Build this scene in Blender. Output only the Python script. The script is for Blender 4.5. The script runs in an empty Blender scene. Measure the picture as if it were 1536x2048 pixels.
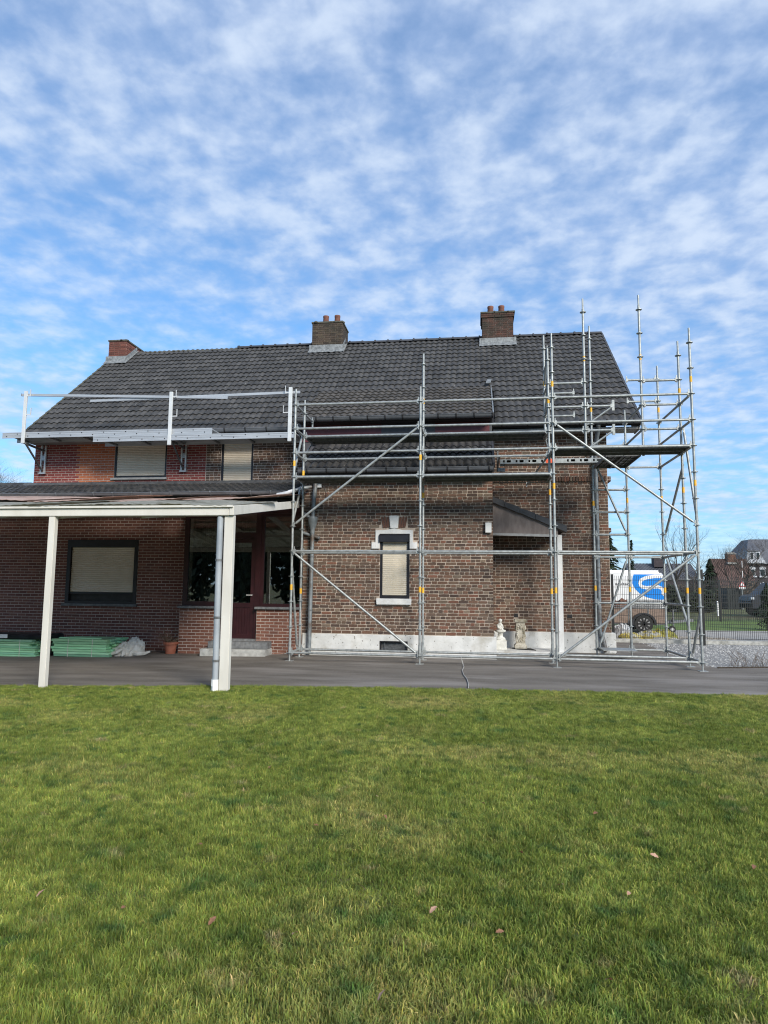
import bpy, bmesh, math, random
import numpy as np
import mathutils.noise as MN
from mathutils import Vector, Matrix
rnd = random.Random(7)
nrs = np.random.RandomState(5)
S = bpy.context.scene
COL = S.collection

# ------------------------------------------------------------------ camera
FPX, PITCH, ROLL, YAW = 1336.45, .1094, .0097, -.1390
CAM = Vector((3.6735, -13.0185, 1.4924))
cd = bpy.data.cameras.new('camera'); cam = bpy.data.objects.new('camera', cd); COL.objects.link(cam)
cd.sensor_fit = 'VERTICAL'; cd.sensor_height = 36; cd.lens = FPX / 2048 * 36
cd.clip_start = .05; cd.clip_end = 3000
Rz = Matrix(((math.cos(YAW), -math.sin(YAW), 0), (math.sin(YAW), math.cos(YAW), 0), (0, 0, 1)))
Rx = Matrix(((1, 0, 0), (0, math.cos(PITCH), math.sin(PITCH)), (0, -math.sin(PITCH), math.cos(PITCH))))
MT = (Rx @ Rz).transposed()
_r = MT @ Vector((math.cos(ROLL), 0, math.sin(ROLL)))
_u = MT @ Vector((-math.sin(ROLL), 0, math.cos(ROLL)))
_f = MT @ Vector((0, 1, 0))
cam.matrix_world = Matrix(((_r.x, _u.x, -_f.x, CAM.x), (_r.y, _u.y, -_f.y, CAM.y), (_r.z, _u.z, -_f.z, CAM.z), (0, 0, 0, 1)))
S.camera = cam

# ------------------------------------------------------------------ sky and sun
SUN_EL, SUN_AZ = math.radians(29), math.radians(144)      # azimuth clockwise from +Y
SUN_DIR = Vector((math.sin(SUN_AZ) * math.cos(SUN_EL), math.cos(SUN_AZ) * math.cos(SUN_EL), math.sin(SUN_EL)))
SUN_STRENGTH, SKY_STRENGTH, EXPOSURE = 2.9, .092, .62
W = bpy.data.worlds.new('World'); S.world = W; W.use_nodes = True
wn, wl = W.node_tree.nodes, W.node_tree.links
wn.clear()
def wnode(t, **k):
    n = wn.new(t)
    for a, b in k.items(): setattr(n, a, b)
    return n
def wmath(op, a, b=None, c=None):
    n = wnode('ShaderNodeMath', operation=op)
    for i, v in enumerate((a, b, c)):
        if v is None: continue
        if isinstance(v, (int, float)): n.inputs[i].default_value = v
        else: wl.new(v, n.inputs[i])
    return n.outputs[0]
def wmap(v, a, b, c=0., d=1., smooth=True):
    n = wnode('ShaderNodeMapRange'); n.interpolation_type = 'SMOOTHSTEP' if smooth else 'LINEAR'
    wl.new(v, n.inputs[0])
    for i, q in enumerate((a, b, c, d)): n.inputs[i + 1].default_value = q
    return n.outputs[0]
sky = wnode('ShaderNodeTexSky', sky_type='NISHITA', sun_disc=False, sun_elevation=SUN_EL, sun_rotation=SUN_AZ)
sky.air_density = 1.0; sky.dust_density = .35; sky.ozone_density = 3.0
tc = wnode('ShaderNodeTexCoord'); sep = wnode('ShaderNodeSeparateXYZ'); wl.new(tc.outputs['Generated'], sep.inputs[0])
zc = wmath('ADD', wmath('MAXIMUM', sep.outputs[2], 0.), .14)
cmb = wnode('ShaderNodeCombineXYZ')
wl.new(wmath('DIVIDE', sep.outputs[0], zc), cmb.inputs[0]); wl.new(wmath('DIVIDE', sep.outputs[1], zc), cmb.inputs[1])
def wnoise(scale, detail, rough, off=(0, 0, 0), sx=(1, 1, 1), dist=0.):
    mp = wnode('ShaderNodeMapping'); mp.inputs['Location'].default_value = off; mp.inputs['Scale'].default_value = sx
    wl.new(cmb.outputs[0], mp.inputs[0])
    n = wnode('ShaderNodeTexNoise'); n.inputs['Scale'].default_value = scale; n.inputs['Detail'].default_value = detail
    n.inputs['Roughness'].default_value = rough; n.inputs['Distortion'].default_value = dist
    wl.new(mp.outputs[0], n.inputs['Vector']); return n.outputs[0]
big = wnoise(.8, 2, .5, (3.9, 2.2, 0), (1, 1.25, 1))
mid = wnoise(3.6, 3, .5, (1.3, 4.2, 0), (1, 1.2, 1), .3)
lump = wnoise(10.5, 5, .52, (5.3, .2, 0), (1, 1.0, 1), .1)
wisp = wnoise(27., 4, .55, (.3, 2.2, 0), (1, 1, 1), .2)
dens = wmath('ADD', wmath('ADD', wmath('MULTIPLY', big, .9), wmath('MULTIPLY', mid, .5)), wmath('ADD', wmath('MULTIPLY', lump, 1.1), wmath('MULTIPLY', wisp, .3)))
mask = wmap(wmath('ADD', dens, wmap(sep.outputs[2], .25, .85, 0., .16)), .90, 1.86)
# thin veil near the horizon
veil = wmap(sep.outputs[2], .0, .22, .75, 0.)
mask = wmath('MAXIMUM', mask, veil)
shade = wmap(wmath('ADD', wmath('MULTIPLY', lump, .8), wmath('MULTIPLY', mid, .4)), .45, .78)
ccol = wnode('ShaderNodeMix', data_type='RGBA')
ccol.inputs[6].default_value = (3.3, 4.3, 6.3, 1); ccol.inputs[7].default_value = (4.9, 5.75, 7.1, 1)
wl.new(shade, ccol.inputs[0])
smix = wnode('ShaderNodeMix', data_type='RGBA')
wl.new(wmath('MULTIPLY_ADD', mask, .72, .22), smix.inputs[0])
tint = wnode('ShaderNodeMix', data_type='RGBA', blend_type='MULTIPLY'); tint.inputs[0].default_value = 1
tint.inputs[7].default_value = (.66, 1.26, 1.55, 1)
wl.new(sky.outputs[0], tint.inputs[6])
wl.new(tint.outputs[2], smix.inputs[6]); wl.new(ccol.outputs[2], smix.inputs[7])
bg = wnode('ShaderNodeBackground'); bg.inputs[1].default_value = SKY_STRENGTH
wl.new(smix.outputs[2], bg.inputs[0])
wo = wnode('ShaderNodeOutputWorld'); wl.new(bg.outputs[0], wo.inputs[0])
sd = bpy.data.lights.new('sun', 'SUN'); sd.energy = SUN_STRENGTH; sd.angle = math.radians(19); sd.color = (1, .93, .82)
so = bpy.data.objects.new('sun', sd); COL.objects.link(so); so.location = (20, -20, 30)
so.rotation_euler = SUN_DIR.to_track_quat('Z', 'Y').to_euler()
S.cycles.filter_width = 1.1
vs = S.view_settings; vs.view_transform = 'Standard'; vs.look = 'None'; vs.gamma = 1; vs.exposure = EXPOSURE; vs.use_curve_mapping = False

# ------------------------------------------------------------------ materials
MATS = {}
def mat(name, c1, c2=None, rough=.7, metal=0., scale=6., detail=6, lo=.35, hi=.65, bump=0., bscale=80., stretch=(1, 1, 1),
        vcol=False, spec=.5, stain=None, stain_scale=1.5, stain_lo=.55, stain_hi=.7, speck=None, speck_scale=30., speck_t=.72, coat=0., objrand=0., transl=None):
    m = bpy.data.materials.new(name); m.use_nodes = True
    nt = m.node_tree; n, l = nt.nodes, nt.links
    p = n['Principled BSDF']; out = n['Material Output']
    p.inputs['Roughness'].default_value = rough; p.inputs['Metallic'].default_value = metal
    p.inputs['Specular IOR Level'].default_value = spec; p.inputs['Coat Weight'].default_value = coat
    geo = n.new('ShaderNodeNewGeometry')
    mp = n.new('ShaderNodeMapping'); mp.inputs['Scale'].default_value = stretch; l.new(geo.outputs['Position'], mp.inputs[0])
    def noise(sc, det=4, off=0., ro=.55):
        q = n.new('ShaderNodeTexNoise'); q.inputs['Scale'].default_value = sc; q.inputs['Detail'].default_value = det; q.inputs['Roughness'].default_value = ro
        if off:
            m2 = n.new('ShaderNodeMapping'); m2.inputs['Location'].default_value = (off, off * 1.7, off * .6); l.new(mp.outputs[0], m2.inputs[0]); l.new(m2.outputs[0], q.inputs['Vector'])
        else: l.new(mp.outputs[0], q.inputs['Vector'])
        return q.outputs[0]
    def rng(v, a, b):
        q = n.new('ShaderNodeMapRange'); l.new(v, q.inputs[0]); q.inputs[1].default_value = a; q.inputs[2].default_value = b; return q.outputs[0]
    def mix(f, a, b, bt='MIX'):
        q = n.new('ShaderNodeMix'); q.data_type = 'RGBA'; q.blend_type = bt
        if isinstance(f, float): q.inputs[0].default_value = f
        else: l.new(f, q.inputs[0])
        for i, v in ((6, a), (7, b)):
            if isinstance(v, tuple): q.inputs[i].default_value = (*v, 1)
            else: l.new(v, q.inputs[i])
        return q.outputs[2]
    if c2 is None: c2 = tuple(min(1, x * 1.25) for x in c1); c1 = tuple(x * .78 for x in c1)
    c = mix(rng(noise(scale, detail), lo, hi), c1, c2)
    if vcol:
        a = n.new('ShaderNodeAttribute'); a.attribute_name = 'Col'
        o = n.new('ShaderNodeObjectInfo')
        c = mix(1., c, a.outputs['Color'], 'MULTIPLY'); c = mix(1., c, o.outputs['Color'], 'MULTIPLY')
    if stain: c = mix(rng(noise(stain_scale, 5, 7.3), stain_lo, stain_hi), c, stain)
    if speck: c = mix(rng(noise(speck_scale, 2, 3.1), speck_t, speck_t + .03), c, speck)
    l.new(c, p.inputs['Base Color'])
    if bump:
        b = n.new('ShaderNodeBump'); b.inputs['Strength'].default_value = bump; b.inputs['Distance'].default_value = .01
        l.new(noise(bscale, 4, 1.9), b.inputs['Height']); l.new(b.outputs[0], p.inputs['Normal'])
    if transl:
        t = n.new('ShaderNodeBsdfTranslucent'); l.new(c, t.inputs[0]); ms = n.new('ShaderNodeMixShader'); ms.inputs[0].default_value = transl
        l.new(p.outputs[0], ms.inputs[1]); l.new(t.outputs[0], ms.inputs[2]); l.new(ms.outputs[0], out.inputs[0])
    MATS[name] = m; return m
mat('old_brick', (.75, .75, .75), (1.15, 1.1, 1.05), .9, scale=45, vcol=True, bump=.5, bscale=140, stain=(.17, .14, .11), stain_scale=2.2, stain_lo=.64, stain_hi=.9)
mat('chimney_brick', (.7, .7, .7), (1.1, 1.05, 1.), .95, scale=20, vcol=True, bump=.6, bscale=90, stain=(.038, .033, .025), stain_scale=3.5, stain_lo=.45, stain_hi=.72)
mat('new_brick', (.85, .85, .85), (1.1, 1.1, 1.1), .85, scale=60, vcol=True, bump=.3, bscale=200)
mat('old_mortar', (.36, .295, .24), (.50, .42, .35), .95, scale=7, bump=.6, bscale=120, stain=(.30, .24, .19), stain_scale=1.3, stain_lo=.55, stain_hi=.8)
mat('new_mortar', (.46, .38, .33), (.56, .48, .43), .95, scale=9, bump=.3)
mat('tile_main', (.034, .033, .032), (.066, .063, .060), .68, scale=4, bump=.35, bscale=160, vcol=True, speck=(.24, .24, .22), speck_scale=17, speck_t=.71)
mat('tile_dormer', (.042, .038, .034), (.076, .068, .060), .8, scale=5, bump=.5, bscale=150, vcol=True, speck=(.3, .29, .25), speck_scale=24, speck_t=.72)
mat('tile_low', (.026, .027, .030), (.060, .058, .055), .6, scale=4, bump=.4, bscale=150, vcol=True, speck=(.32, .32, .30), speck_scale=13, speck_t=.72)
mat('ridge_old', (.05, .050, .038), (.11, .107, .085), .95, scale=12, bump=.8, bscale=60)
mat('ridge_new', (.028, .029, .032), (.05, .05, .054), .45, scale=5)
mat('lead', (.12, .128, .132), (.27, .285, .29), .55, scale=14, bump=.4, bscale=25)
mat('lead_dark', (.05, .053, .058), (.09, .094, .10), .6, scale=8, bump=.2)
mat('zinc_gutter', (.10, .105, .112), (.15, .155, .165), .45, metal=.25, scale=3)
mat('zinc_pipe', (.16, .18, .19), (.27, .29, .30), .45, metal=.3, scale=9, stain=(.12, .09, .07), stain_scale=3)
mat('soffit', (.22, .21, .20), (.30, .29, .28), .7, scale=3)
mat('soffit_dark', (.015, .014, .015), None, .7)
mat('siding_red', (.085, .012, .016), (.115, .020, .024), .45, scale=4)
mat('siding_grey', (.055, .05, .055), (.075, .07, .075), .5, scale=4)
mat('white_paint', (.54, .54, .52), (.68, .68, .66), .75, scale=4, bump=.35, bscale=25, stain=(.40, .38, .33), stain_scale=2.6, stain_lo=.55, stain_hi=.75, speck=(.24, .23, .21), speck_scale=20, speck_t=.67)
mat('white_trim', (.62, .62, .60), (.70, .70, .69), .7, scale=6, bump=.15)
mat('shutter', (.66, .58, .47), (.73, .65, .54), .5, scale=3)
mat('shutter_cream', (.61, .55, .44), (.68, .62, .51), .5, scale=3)
mat('frame_dark', (.011, .0105, .013), (.018, .017, .021), .4, scale=5)
mat('frame_brown', (.026, .007, .009), (.040, .011, .013), .35, scale=5)
mat('bluestone', (.11, .115, .12), (.20, .205, .21), .8, scale=12, bump=.3)
mat('concrete', (.30, .30, .285), (.48, .48, .46), .9, scale=10, bump=.5, bscale=40, stain=(.18, .18, .16), stain_scale=2)
mat('sill_stone', (.27, .27, .265), (.38, .38, .37), .8, scale=9)
mat('sill_white', (.50, .50, .48), (.64, .64, .62), .7, scale=9)
mat('cream_paint', (.60, .575, .515), (.68, .655, .595), .6, scale=2, stretch=(2, 2, .6), stain=(.42, .37, .27), stain_scale=1.6, stain_lo=.66, stain_hi=.85, bump=.1)
mat('sheet_pale', (.36, .36, .30), (.52, .51, .45), .6, scale=5, stain=(.22, .20, .15), stain_scale=2.5, transl=.5)
mat('sheet_pink', (.46, .31, .25), (.62, .47, .40), .7, scale=3, stain=(.27, .20, .16), stain_scale=2, transl=.3)
mat('pvc_grey', (.27, .30, .33), (.36, .39, .42), .45, scale=3)
mat('galvanised', (.27, .285, .28), (.42, .44, .43), .5, metal=.5, scale=14, detail=8, stain=(.30, .31, .31), stain_scale=7, stain_lo=.6, stain_hi=.8, bump=.05)
mat('galv_dull', (.13, .135, .14), (.22, .23, .235), .55, metal=.5, scale=18, detail=8, stain=(.15, .14, .13), stain_scale=5)
mat('aluminium', (.38, .40, .42), (.50, .52, .54), .5, metal=.45, scale=4, stretch=(.4, 1, 6))
mat('alu_white', (.60, .61, .60), (.70, .71, .70), .45, metal=.25, scale=4)
mat('yellow_band', (.72, .36, .02), (.82, .46, .04), .6, scale=30)
mat('orange_band', (.85, .10, .03), (.9, .14, .05), .6, scale=30)
mat('black_plastic', (.012, .012, .014), (.03, .03, .034), .38, scale=5, bump=.4, bscale=14)
mat('green_timber', (.22, .50, .27), (.38, .68, .42), .75, scale=5, stretch=(.6, 12, 12), vcol=True, bump=.2)
mat('cut_timber', (.40, .22, .10), (.5, .3, .15), .8, scale=20)
mat('tarp', (.55, .53, .47), (.74, .71, .65), .55, scale=6, bump=.3, bscale=30)
mat('old_pot', (.13, .055, .04), (.24, .10, .07), .85, scale=9)
mat('plywood', (.16, .13, .118), (.22, .185, .17), .75, scale=5, stretch=(3, 1, 1))
mat('terracotta', (.33, .105, .06), (.42, .15, .09), .75, scale=10)
mat('soil', (.03, .022, .015), (.06, .045, .03), .95, scale=40, bump=.8)
mat('twig', (.10, .065, .04), (.20, .14, .09), .9, scale=30)
mat('statue_white', (.56, .55, .50), (.74, .73, .68), .75, scale=12, bump=.3, bscale=60, stain=(.40, .38, .32), stain_scale=8)
mat('statue_stone', (.27, .24, .18), (.52, .49, .42), .9, scale=11, bump=.8, bscale=60, stain=(.17, .15, .10), stain_scale=6, stain_lo=.5, stain_hi=.7)
mat('rubber', (.008, .008, .008), (.016, .016, .016), .6)
mat('fence_black', (.006, .007, .007), (.012, .013, .013), .45)
mat('van_white', (.78, .79, .80), (.83, .84, .85), .25, scale=2, coat=.4)
mat('logo_blue', (.01, .22, .72), (.012, .25, .78), .3, scale=2)
mat('letter_grey', (.07, .07, .08), (.09, .09, .10), .4)
mat('tyre', (.012, .012, .012), (.022, .022, .022), .8)
mat('rim', (.03, .03, .032), (.06, .06, .062), .35, metal=.6)
mat('rim_light', (.45, .45, .45), (.6, .6, .6), .4, metal=.5)
mat('trailer_wood', (.16, .115, .09), (.27, .20, .16), .8, scale=6, stretch=(1, 1, 8))
mat('crate_grey', (.24, .245, .245), (.36, .365, .365), .7, scale=8)
mat('bag_white', (.66, .66, .65), (.80, .80, .79), .6, scale=5, bump=.3, bscale=25)
mat('bag_yellow', (.42, .33, .05), (.58, .48, .12), .55, scale=6, bump=.3, bscale=25, stain=(.58, .57, .50), stain_scale=6, stain_lo=.46, stain_hi=.54)
mat('bag_olive', (.16, .17, .03), (.45, .40, .06), .55, scale=7, bump=.3, bscale=25)
mat('car_blue', (.010, .014, .024), (.013, .018, .030), .45, scale=2, coat=.15)
mat('car_glass', (.01, .012, .014), None, .05)
mat('lamp_clear', (.55, .58, .62), None, .15)
mat('conifer', (.010, .022, .010), (.028, .052, .018), .8, scale=4)
mat('hedge_green', (.012, .020, .010), (.035, .05, .02), .85, scale=3)
mat('garden_green', (.03, .045, .025), (.07, .085, .05), .9, scale=2)
mat('hedge_brown', (.075, .055, .040), (.14, .108, .075), .9, scale=3)
mat('bark', (.045, .038, .032), (.10, .085, .072), .95, scale=9)
mat('bark_dark', (.04, .036, .034), (.08, .07, .065), .95, scale=9)
mat('roof_brown', (.075, .044, .036), (.125, .075, .062), .8, scale=1.2)
mat('wall_brown', (.16, .08, .055), (.24, .13, .09), .9, scale=2)
mat('slate', (.075, .077, .088), (.12, .122, .135), .55, scale=.8)
mat('villa_brick', (.035, .028, .032), (.06, .048, .052), .9, scale=3)
mat('villa_white', (.5, .52, .56), (.62, .64, .68), .7, scale=2)
mat('villa_grey', (.22, .24, .27), (.32, .34, .37), .7, scale=2)
mat('container_green', (.008, .013, .014), (.014, .022, .022), .6)
mat('sign_white', (.75, .75, .75), None, .5)
mat('sign_red', (.42, .03, .03), None, .5)
mat('asphalt', (.118, .103, .086), (.195, .172, .146), .92, scale=1.6, detail=8, bump=.8, bscale=220, stain=(.26, .235, .212), stain_scale=.9, stain_lo=.5, stain_hi=.70, speck=(.26, .245, .235), speck_scale=70, speck_t=.64, stretch=(.45, 1.6, 1))
mat('road', (.30, .285, .26), (.40, .38, .35), .95, scale=2, bump=.4)
mat('gravel_bed', (.17, .168, .163), (.29, .287, .28), .95, scale=30, bump=1., bscale=60)
mat('gravel', (.18, .18, .18), (.52, .52, .51), .9, scale=14)
mat('pebble', (.34, .29, .23), (.52, .47, .40), .85, scale=12)
mat('field', (.055, .075, .016), (.12, .125, .035), .95, scale=.8, detail=8, bump=.6, bscale=12, stain=(.13, .105, .05), stain_scale=.25, stain_lo=.45, stain_hi=.65)
mat('verge_grass', (.07, .115, .018), (.12, .18, .03), .95, scale=2, bump=.6, bscale=14)
mat('lawn_soil', (.10, .105, .032), (.17, .16, .065), .95, scale=3, detail=8, bump=1., bscale=90)
mat('dead_leaf', (.15, .065, .03), (.26, .13, .07), .8, scale=30)
mat('dead_leaf_pale', (.36, .20, .13), (.48, .30, .21), .8, scale=30)
mat('pale_cord', (.30, .295, .28), (.42, .41, .39), .8, scale=30)
mat('dark_room', (.05, .05, .047), None, .9)
mat('curtain', (.42, .41, .37), (.52, .51, .47), .8, scale=4, stretch=(12, 12, .4))
mat('leaf_green', (.02, .045, .012), (.05, .09, .025), .6, scale=14)
def brick_tex(name):
    m = bpy.data.materials.new(name); m.use_nodes = True; n, l = m.node_tree.nodes, m.node_tree.links
    p = n['Principled BSDF']; p.inputs['Roughness'].default_value = .9
    g = n.new('ShaderNodeNewGeometry'); sx = n.new('ShaderNodeSeparateXYZ'); cx = n.new('ShaderNodeCombineXYZ'); ad = n.new('ShaderNodeMath')
    l.new(g.outputs['Position'], sx.inputs[0]); l.new(sx.outputs[0], ad.inputs[0]); l.new(sx.outputs[1], ad.inputs[1]); l.new(ad.outputs[0], cx.inputs[0]); l.new(sx.outputs[2], cx.inputs[1])
    b = n.new('ShaderNodeTexBrick'); b.inputs['Scale'].default_value = 1; b.inputs['Brick Width'].default_value = .2; b.inputs['Row Height'].default_value = .067; b.inputs['Mortar Size'].default_value = .006
    b.inputs['Color1'].default_value = (.12, .06, .045, 1); b.inputs['Color2'].default_value = (.07, .04, .033, 1); b.inputs['Mortar'].default_value = (.38, .32, .27, 1)
    l.new(cx.outputs[0], b.inputs['Vector']); l.new(b.outputs[0], p.inputs['Base Color']); MATS[name] = m
brick_tex('gable_brick')
def glass_mat(name, refl=.9, tint=(.55, .6, .58)):
    m = bpy.data.materials.new(name); m.use_nodes = True; n, l = m.node_tree.nodes, m.node_tree.links
    n.remove(n['Principled BSDF'])
    t = n.new('ShaderNodeBsdfTransparent'); t.inputs[0].default_value = (*tint, 1)
    g = n.new('ShaderNodeBsdfGlossy'); g.inputs['Roughness'].default_value = .015; g.inputs[0].default_value = (refl, refl, refl, 1)
    fr = n.new('ShaderNodeFresnel'); fr.inputs[0].default_value = 1.52
    mu = n.new('ShaderNodeMath'); mu.operation = 'MULTIPLY_ADD'; mu.inputs[1].default_value = 3.0; mu.inputs[2].default_value = .08; l.new(fr.outputs[0], mu.inputs[0])
    ms = n.new('ShaderNodeMixShader'); l.new(mu.outputs[0], ms.inputs[0]); l.new(t.outputs[0], ms.inputs[1]); l.new(g.outputs[0], ms.inputs[2])
    l.new(ms.outputs[0], n['Material Output'].inputs[0]); MATS[name] = m
glass_mat('glass')

# ------------------------------------------------------------------ mesh builder
WL = {}
def reg(o, w): WL[o.name] = Vector(w); return o
def tag(o, label=None, cat=None, group=None, kind=None):
    if label: o['label'] = label
    if cat: o['category'] = cat
    if group: o['group'] = group
    if kind: o['kind'] = kind
    return o
def thing(name, label, cat, loc=(0, 0, 0), group=None):
    o = bpy.data.objects.new(name, None); COL.objects.link(o); o.location = loc; o.empty_display_size = .2
    tag(o, label, cat, group); return reg(o, loc)
def link(o, parent, w):
    COL.objects.link(o); w = Vector(w)
    if parent is not None:
        o.parent = parent; o.location = w - WL[parent.name]
    else: o.location = w
    return reg(o, w)
class MB:
    def __init__(s): s.v = []; s.f = []; s.mi = []; s.c = []; s.cur = 0; s.col = (1, 1, 1)
    def add(s, vs, fs, col=None):
        b = len(s.v); s.v += [tuple(p) for p in vs]
        for f in fs: s.f.append([b + i for i in f]); s.mi.append(s.cur); s.c.append(col or s.col)
        return s
    def box(s, x0, x1, y0, y1, z0, z1):
        v = [(x, y, z) for x in (x0, x1) for y in (y0, y1) for z in (z0, z1)]
        return s.add(v, [(0, 1, 3, 2), (4, 6, 7, 5), (0, 4, 5, 1), (2, 3, 7, 6), (0, 2, 6, 4), (1, 5, 7, 3)])
    def bar(s, p, q, w, h, up=(0, 0, 1), w2=None, h2=None):
        p, q = Vector(p), Vector(q); d = (q - p).normalized(); u = Vector(up)
        if abs(d.dot(u)) > .99: u = Vector((1, 0, 0))
        r = d.cross(u).normalized(); u = r.cross(d).normalized(); w2 = w if w2 is None else w2; h2 = h if h2 is None else h2
        v = []
        for c, ww, hh in ((p, w, h), (q, w2, h2)):
            for a, b in ((-1, -1), (1, -1), (1, 1), (-1, 1)): v.append(c + r * a * ww / 2 + u * b * hh / 2)
        return s.add(v, [(3, 2, 1, 0), (4, 5, 6, 7), (0, 1, 5, 4), (1, 2, 6, 5), (2, 3, 7, 6), (3, 0, 4, 7)])
    def tube(s, p, q, r, n=8, r2=None, caps=True):
        p, q = Vector(p), Vector(q); d = (q - p).normalized(); r2 = r if r2 is None else r2
        a = d.orthogonal().normalized(); b = d.cross(a); v = []
        for c, rr in ((p, r), (q, r2)):
            for i in range(n): t = 2 * math.pi * i / n; v.append(c + (a * math.cos(t) + b * math.sin(t)) * rr)
        f = [(i, (i + 1) % n, n + (i + 1) % n, n + i) for i in range(n)]
        if caps: f += [tuple(range(n - 1, -1, -1)), tuple(range(n, 2 * n))]
        return s.add(v, f)
    def poly_tube(s, pts, r, n=8):
        pts = [Vector(p) for p in pts]; v = []; a0 = None
        rs = r if isinstance(r, (list, tuple)) else [r] * len(pts)
        for i, p in enumerate(pts):
            d = (pts[min(i + 1, len(pts) - 1)] - pts[max(i - 1, 0)]).normalized()
            a = d.orthogonal().normalized() if a0 is None else (a0 - d * a0.dot(d)).normalized(); a0 = a; b = d.cross(a)
            for k in range(n): t = 2 * math.pi * k / n; v.append(p + (a * math.cos(t) + b * math.sin(t)) * rs[i])
        f = []
        for i in range(len(pts) - 1):
            for k in range(n): f.append((i * n + k, i * n + (k + 1) % n, (i + 1) * n + (k + 1) % n, (i + 1) * n + k))
        f += [tuple(range(n - 1, -1, -1)), tuple(range((len(pts) - 1) * n, len(pts) * n))]
        return s.add(v, f)
    def lathe(s, prof, c=(0, 0, 0), n=20, sx=1, sy=1):
        v = []; f = []
        for r, z in prof:
            for i in range(n): t = 2 * math.pi * i / n; v.append((c[0] + r * math.cos(t) * sx, c[1] + r * math.sin(t) * sy, c[2] + z))
        for j in range(len(prof) - 1):
            for i in range(n): f.append((j * n + i, j * n + (i + 1) % n, (j + 1) * n + (i + 1) % n, (j + 1) * n + i))
        f += [tuple(range(n - 1, -1, -1)), tuple(range((len(prof) - 1) * n, len(prof) * n))]
        return s.add(v, f)
    def prism(s, poly, axis, a, b):
        # poly in the two remaining axes (in x,y,z order); extruded a..b along axis
        def mk(p, t):
            p = list(p); p.insert(axis, t); return tuple(p)
        n = len(poly); v = [mk(p, a) for p in poly] + [mk(p, b) for p in poly]
        f = [tuple(range(n)), tuple(range(2 * n - 1, n - 1, -1))] + [(i, n + i, n + (i + 1) % n, (i + 1) % n) for i in range(n)]
        return s.add(v, f)
    def build(s, name, mats, parent=None, smooth=False, kind=None, at=None, bevel=0.):
        w = Vector(at) if at is not None else (WL[parent.name].copy() if parent is not None else Vector((0, 0, 0)))
        me = bpy.data.meshes.new(name)
        me.from_pydata([(x - w.x, y - w.y, z - w.z) for x, y, z in s.v], [], s.f)
        for m in ([mats] if isinstance(mats, str) else mats): me.materials.append(MATS[m])
        if s.f:
            me.polygons.foreach_set('material_index', s.mi)
            at_ = me.attributes.new('Col', 'FLOAT_COLOR', 'FACE')
            at_.data.foreach_set('color', [k for c in s.c for k in (*c, 1.)])
            if smooth: me.polygons.foreach_set('use_smooth', [True] * len(s.f))
        bm = bmesh.new(); bm.from_mesh(me); bmesh.ops.recalc_face_normals(bm, faces=bm.faces)
        if bevel: bmesh.ops.bevel(bm, geom=bm.edges[:], offset=bevel, segments=2, affect='EDGES', clamp_overlap=True)
        bm.to_mesh(me); bm.free(); me.update()
        if smooth:
            try: me.set_sharp_from_angle(angle=math.radians(40))
            except Exception: pass
        o = bpy.data.objects.new(name, me); link(o, parent, w)
        if kind: o['kind'] = kind
        return o
def inst(src, name, parent, w, rot=None, scale=None):
    o = bpy.data.objects.new(name, src); link(o, parent, w)
    if rot is not None: o.rotation_euler = rot
    if scale is not None: o.scale = scale
    return o
def datamesh(mb, name, m, smooth=False):
    me = bpy.data.meshes.new(name); me.from_pydata(mb.v, [], mb.f)
    for q in ([m] if isinstance(m, str) else m): me.materials.append(MATS[q])
    me.polygons.foreach_set('material_index', mb.mi)
    a = me.attributes.new('Col', 'FLOAT_COLOR', 'FACE'); a.data.foreach_set('color', [k for c in mb.c for k in (*c, 1.)])
    if smooth: me.polygons.foreach_set('use_smooth', [True] * len(mb.f))
    bm = bmesh.new(); bm.from_mesh(me); bmesh.ops.recalc_face_normals(bm, faces=bm.faces); bm.to_mesh(me); bm.free()
    if smooth:
        try: me.set_sharp_from_angle(angle=math.radians(40))
        except Exception: pass
    return me
def gz(x): return .016 * min(0., x)

# ------------------------------------------------------------------ the ground
def sheet(name, poly, m, z, slope=True, cut=1.0):
    bm = bmesh.new(); vs = [bm.verts.new((x, y, 0)) for x, y in poly]; bm.faces.new(vs)
    for cx in np.arange(-14, 14.1, cut):
        bmesh.ops.bisect_plane(bm, geom=bm.verts[:] + bm.edges[:] + bm.faces[:], plane_co=(cx, 0, 0), plane_no=(1, 0, 0))
    for v in bm.verts: v.co.z = z + (gz(max(v.co.x, -14)) if slope else 0)
    me = bpy.data.meshes.new(name); bmesh.ops.recalc_face_normals(bm, faces=bm.faces); bm.to_mesh(me); bm.free()
    if me.polygons and me.polygons[0].normal.z < 0: me.flip_normals()
    me.materials.append(MATS[m]); o = bpy.data.objects.new(name, me); COL.objects.link(o); o['kind'] = 'structure'; return o
EDGE = [(-14, -4.35), (-3.34, -3.78), (-.32, -3.55), (.8, -3.36), (3.27, -3.10), (5.68, -2.92), (7.65, -2.86), (14, -2.7)]
sheet('ground', [(-1500, -1500), (1500, -1500), (1500, 1500), (-1500, 1500)], 'field', -.25, False, 50)
sheet('field', [(-14, -14), (60, -14), (60, 170), (-14, 170)], 'field', -.026)
sheet('lawn', [(-14, -16)] + EDGE + [(14, -16)], 'lawn_soil', -.004)
sheet('asphalt_yard', [(x, y) for x, y in EDGE] + [(14, .9), (9.2, .93), (8.15, .55), (8.0, 3.2), (8.2, 6.3), (6, 6.4), (-14, 6.4)], 'asphalt', 0)
sheet('gravel_bed', [(8.15, .57), (9.2, .95), (18, .92), (18, 6.4), (8.2, 6.3), (8.0, 3.2)], 'gravel_bed', -.004)
sheet('road', [(6.5, 6.95), (40, 8.6), (40, 15.5), (10, 12.6), (3, 12.0), (3, 6.9)], 'road', -.012)
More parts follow.
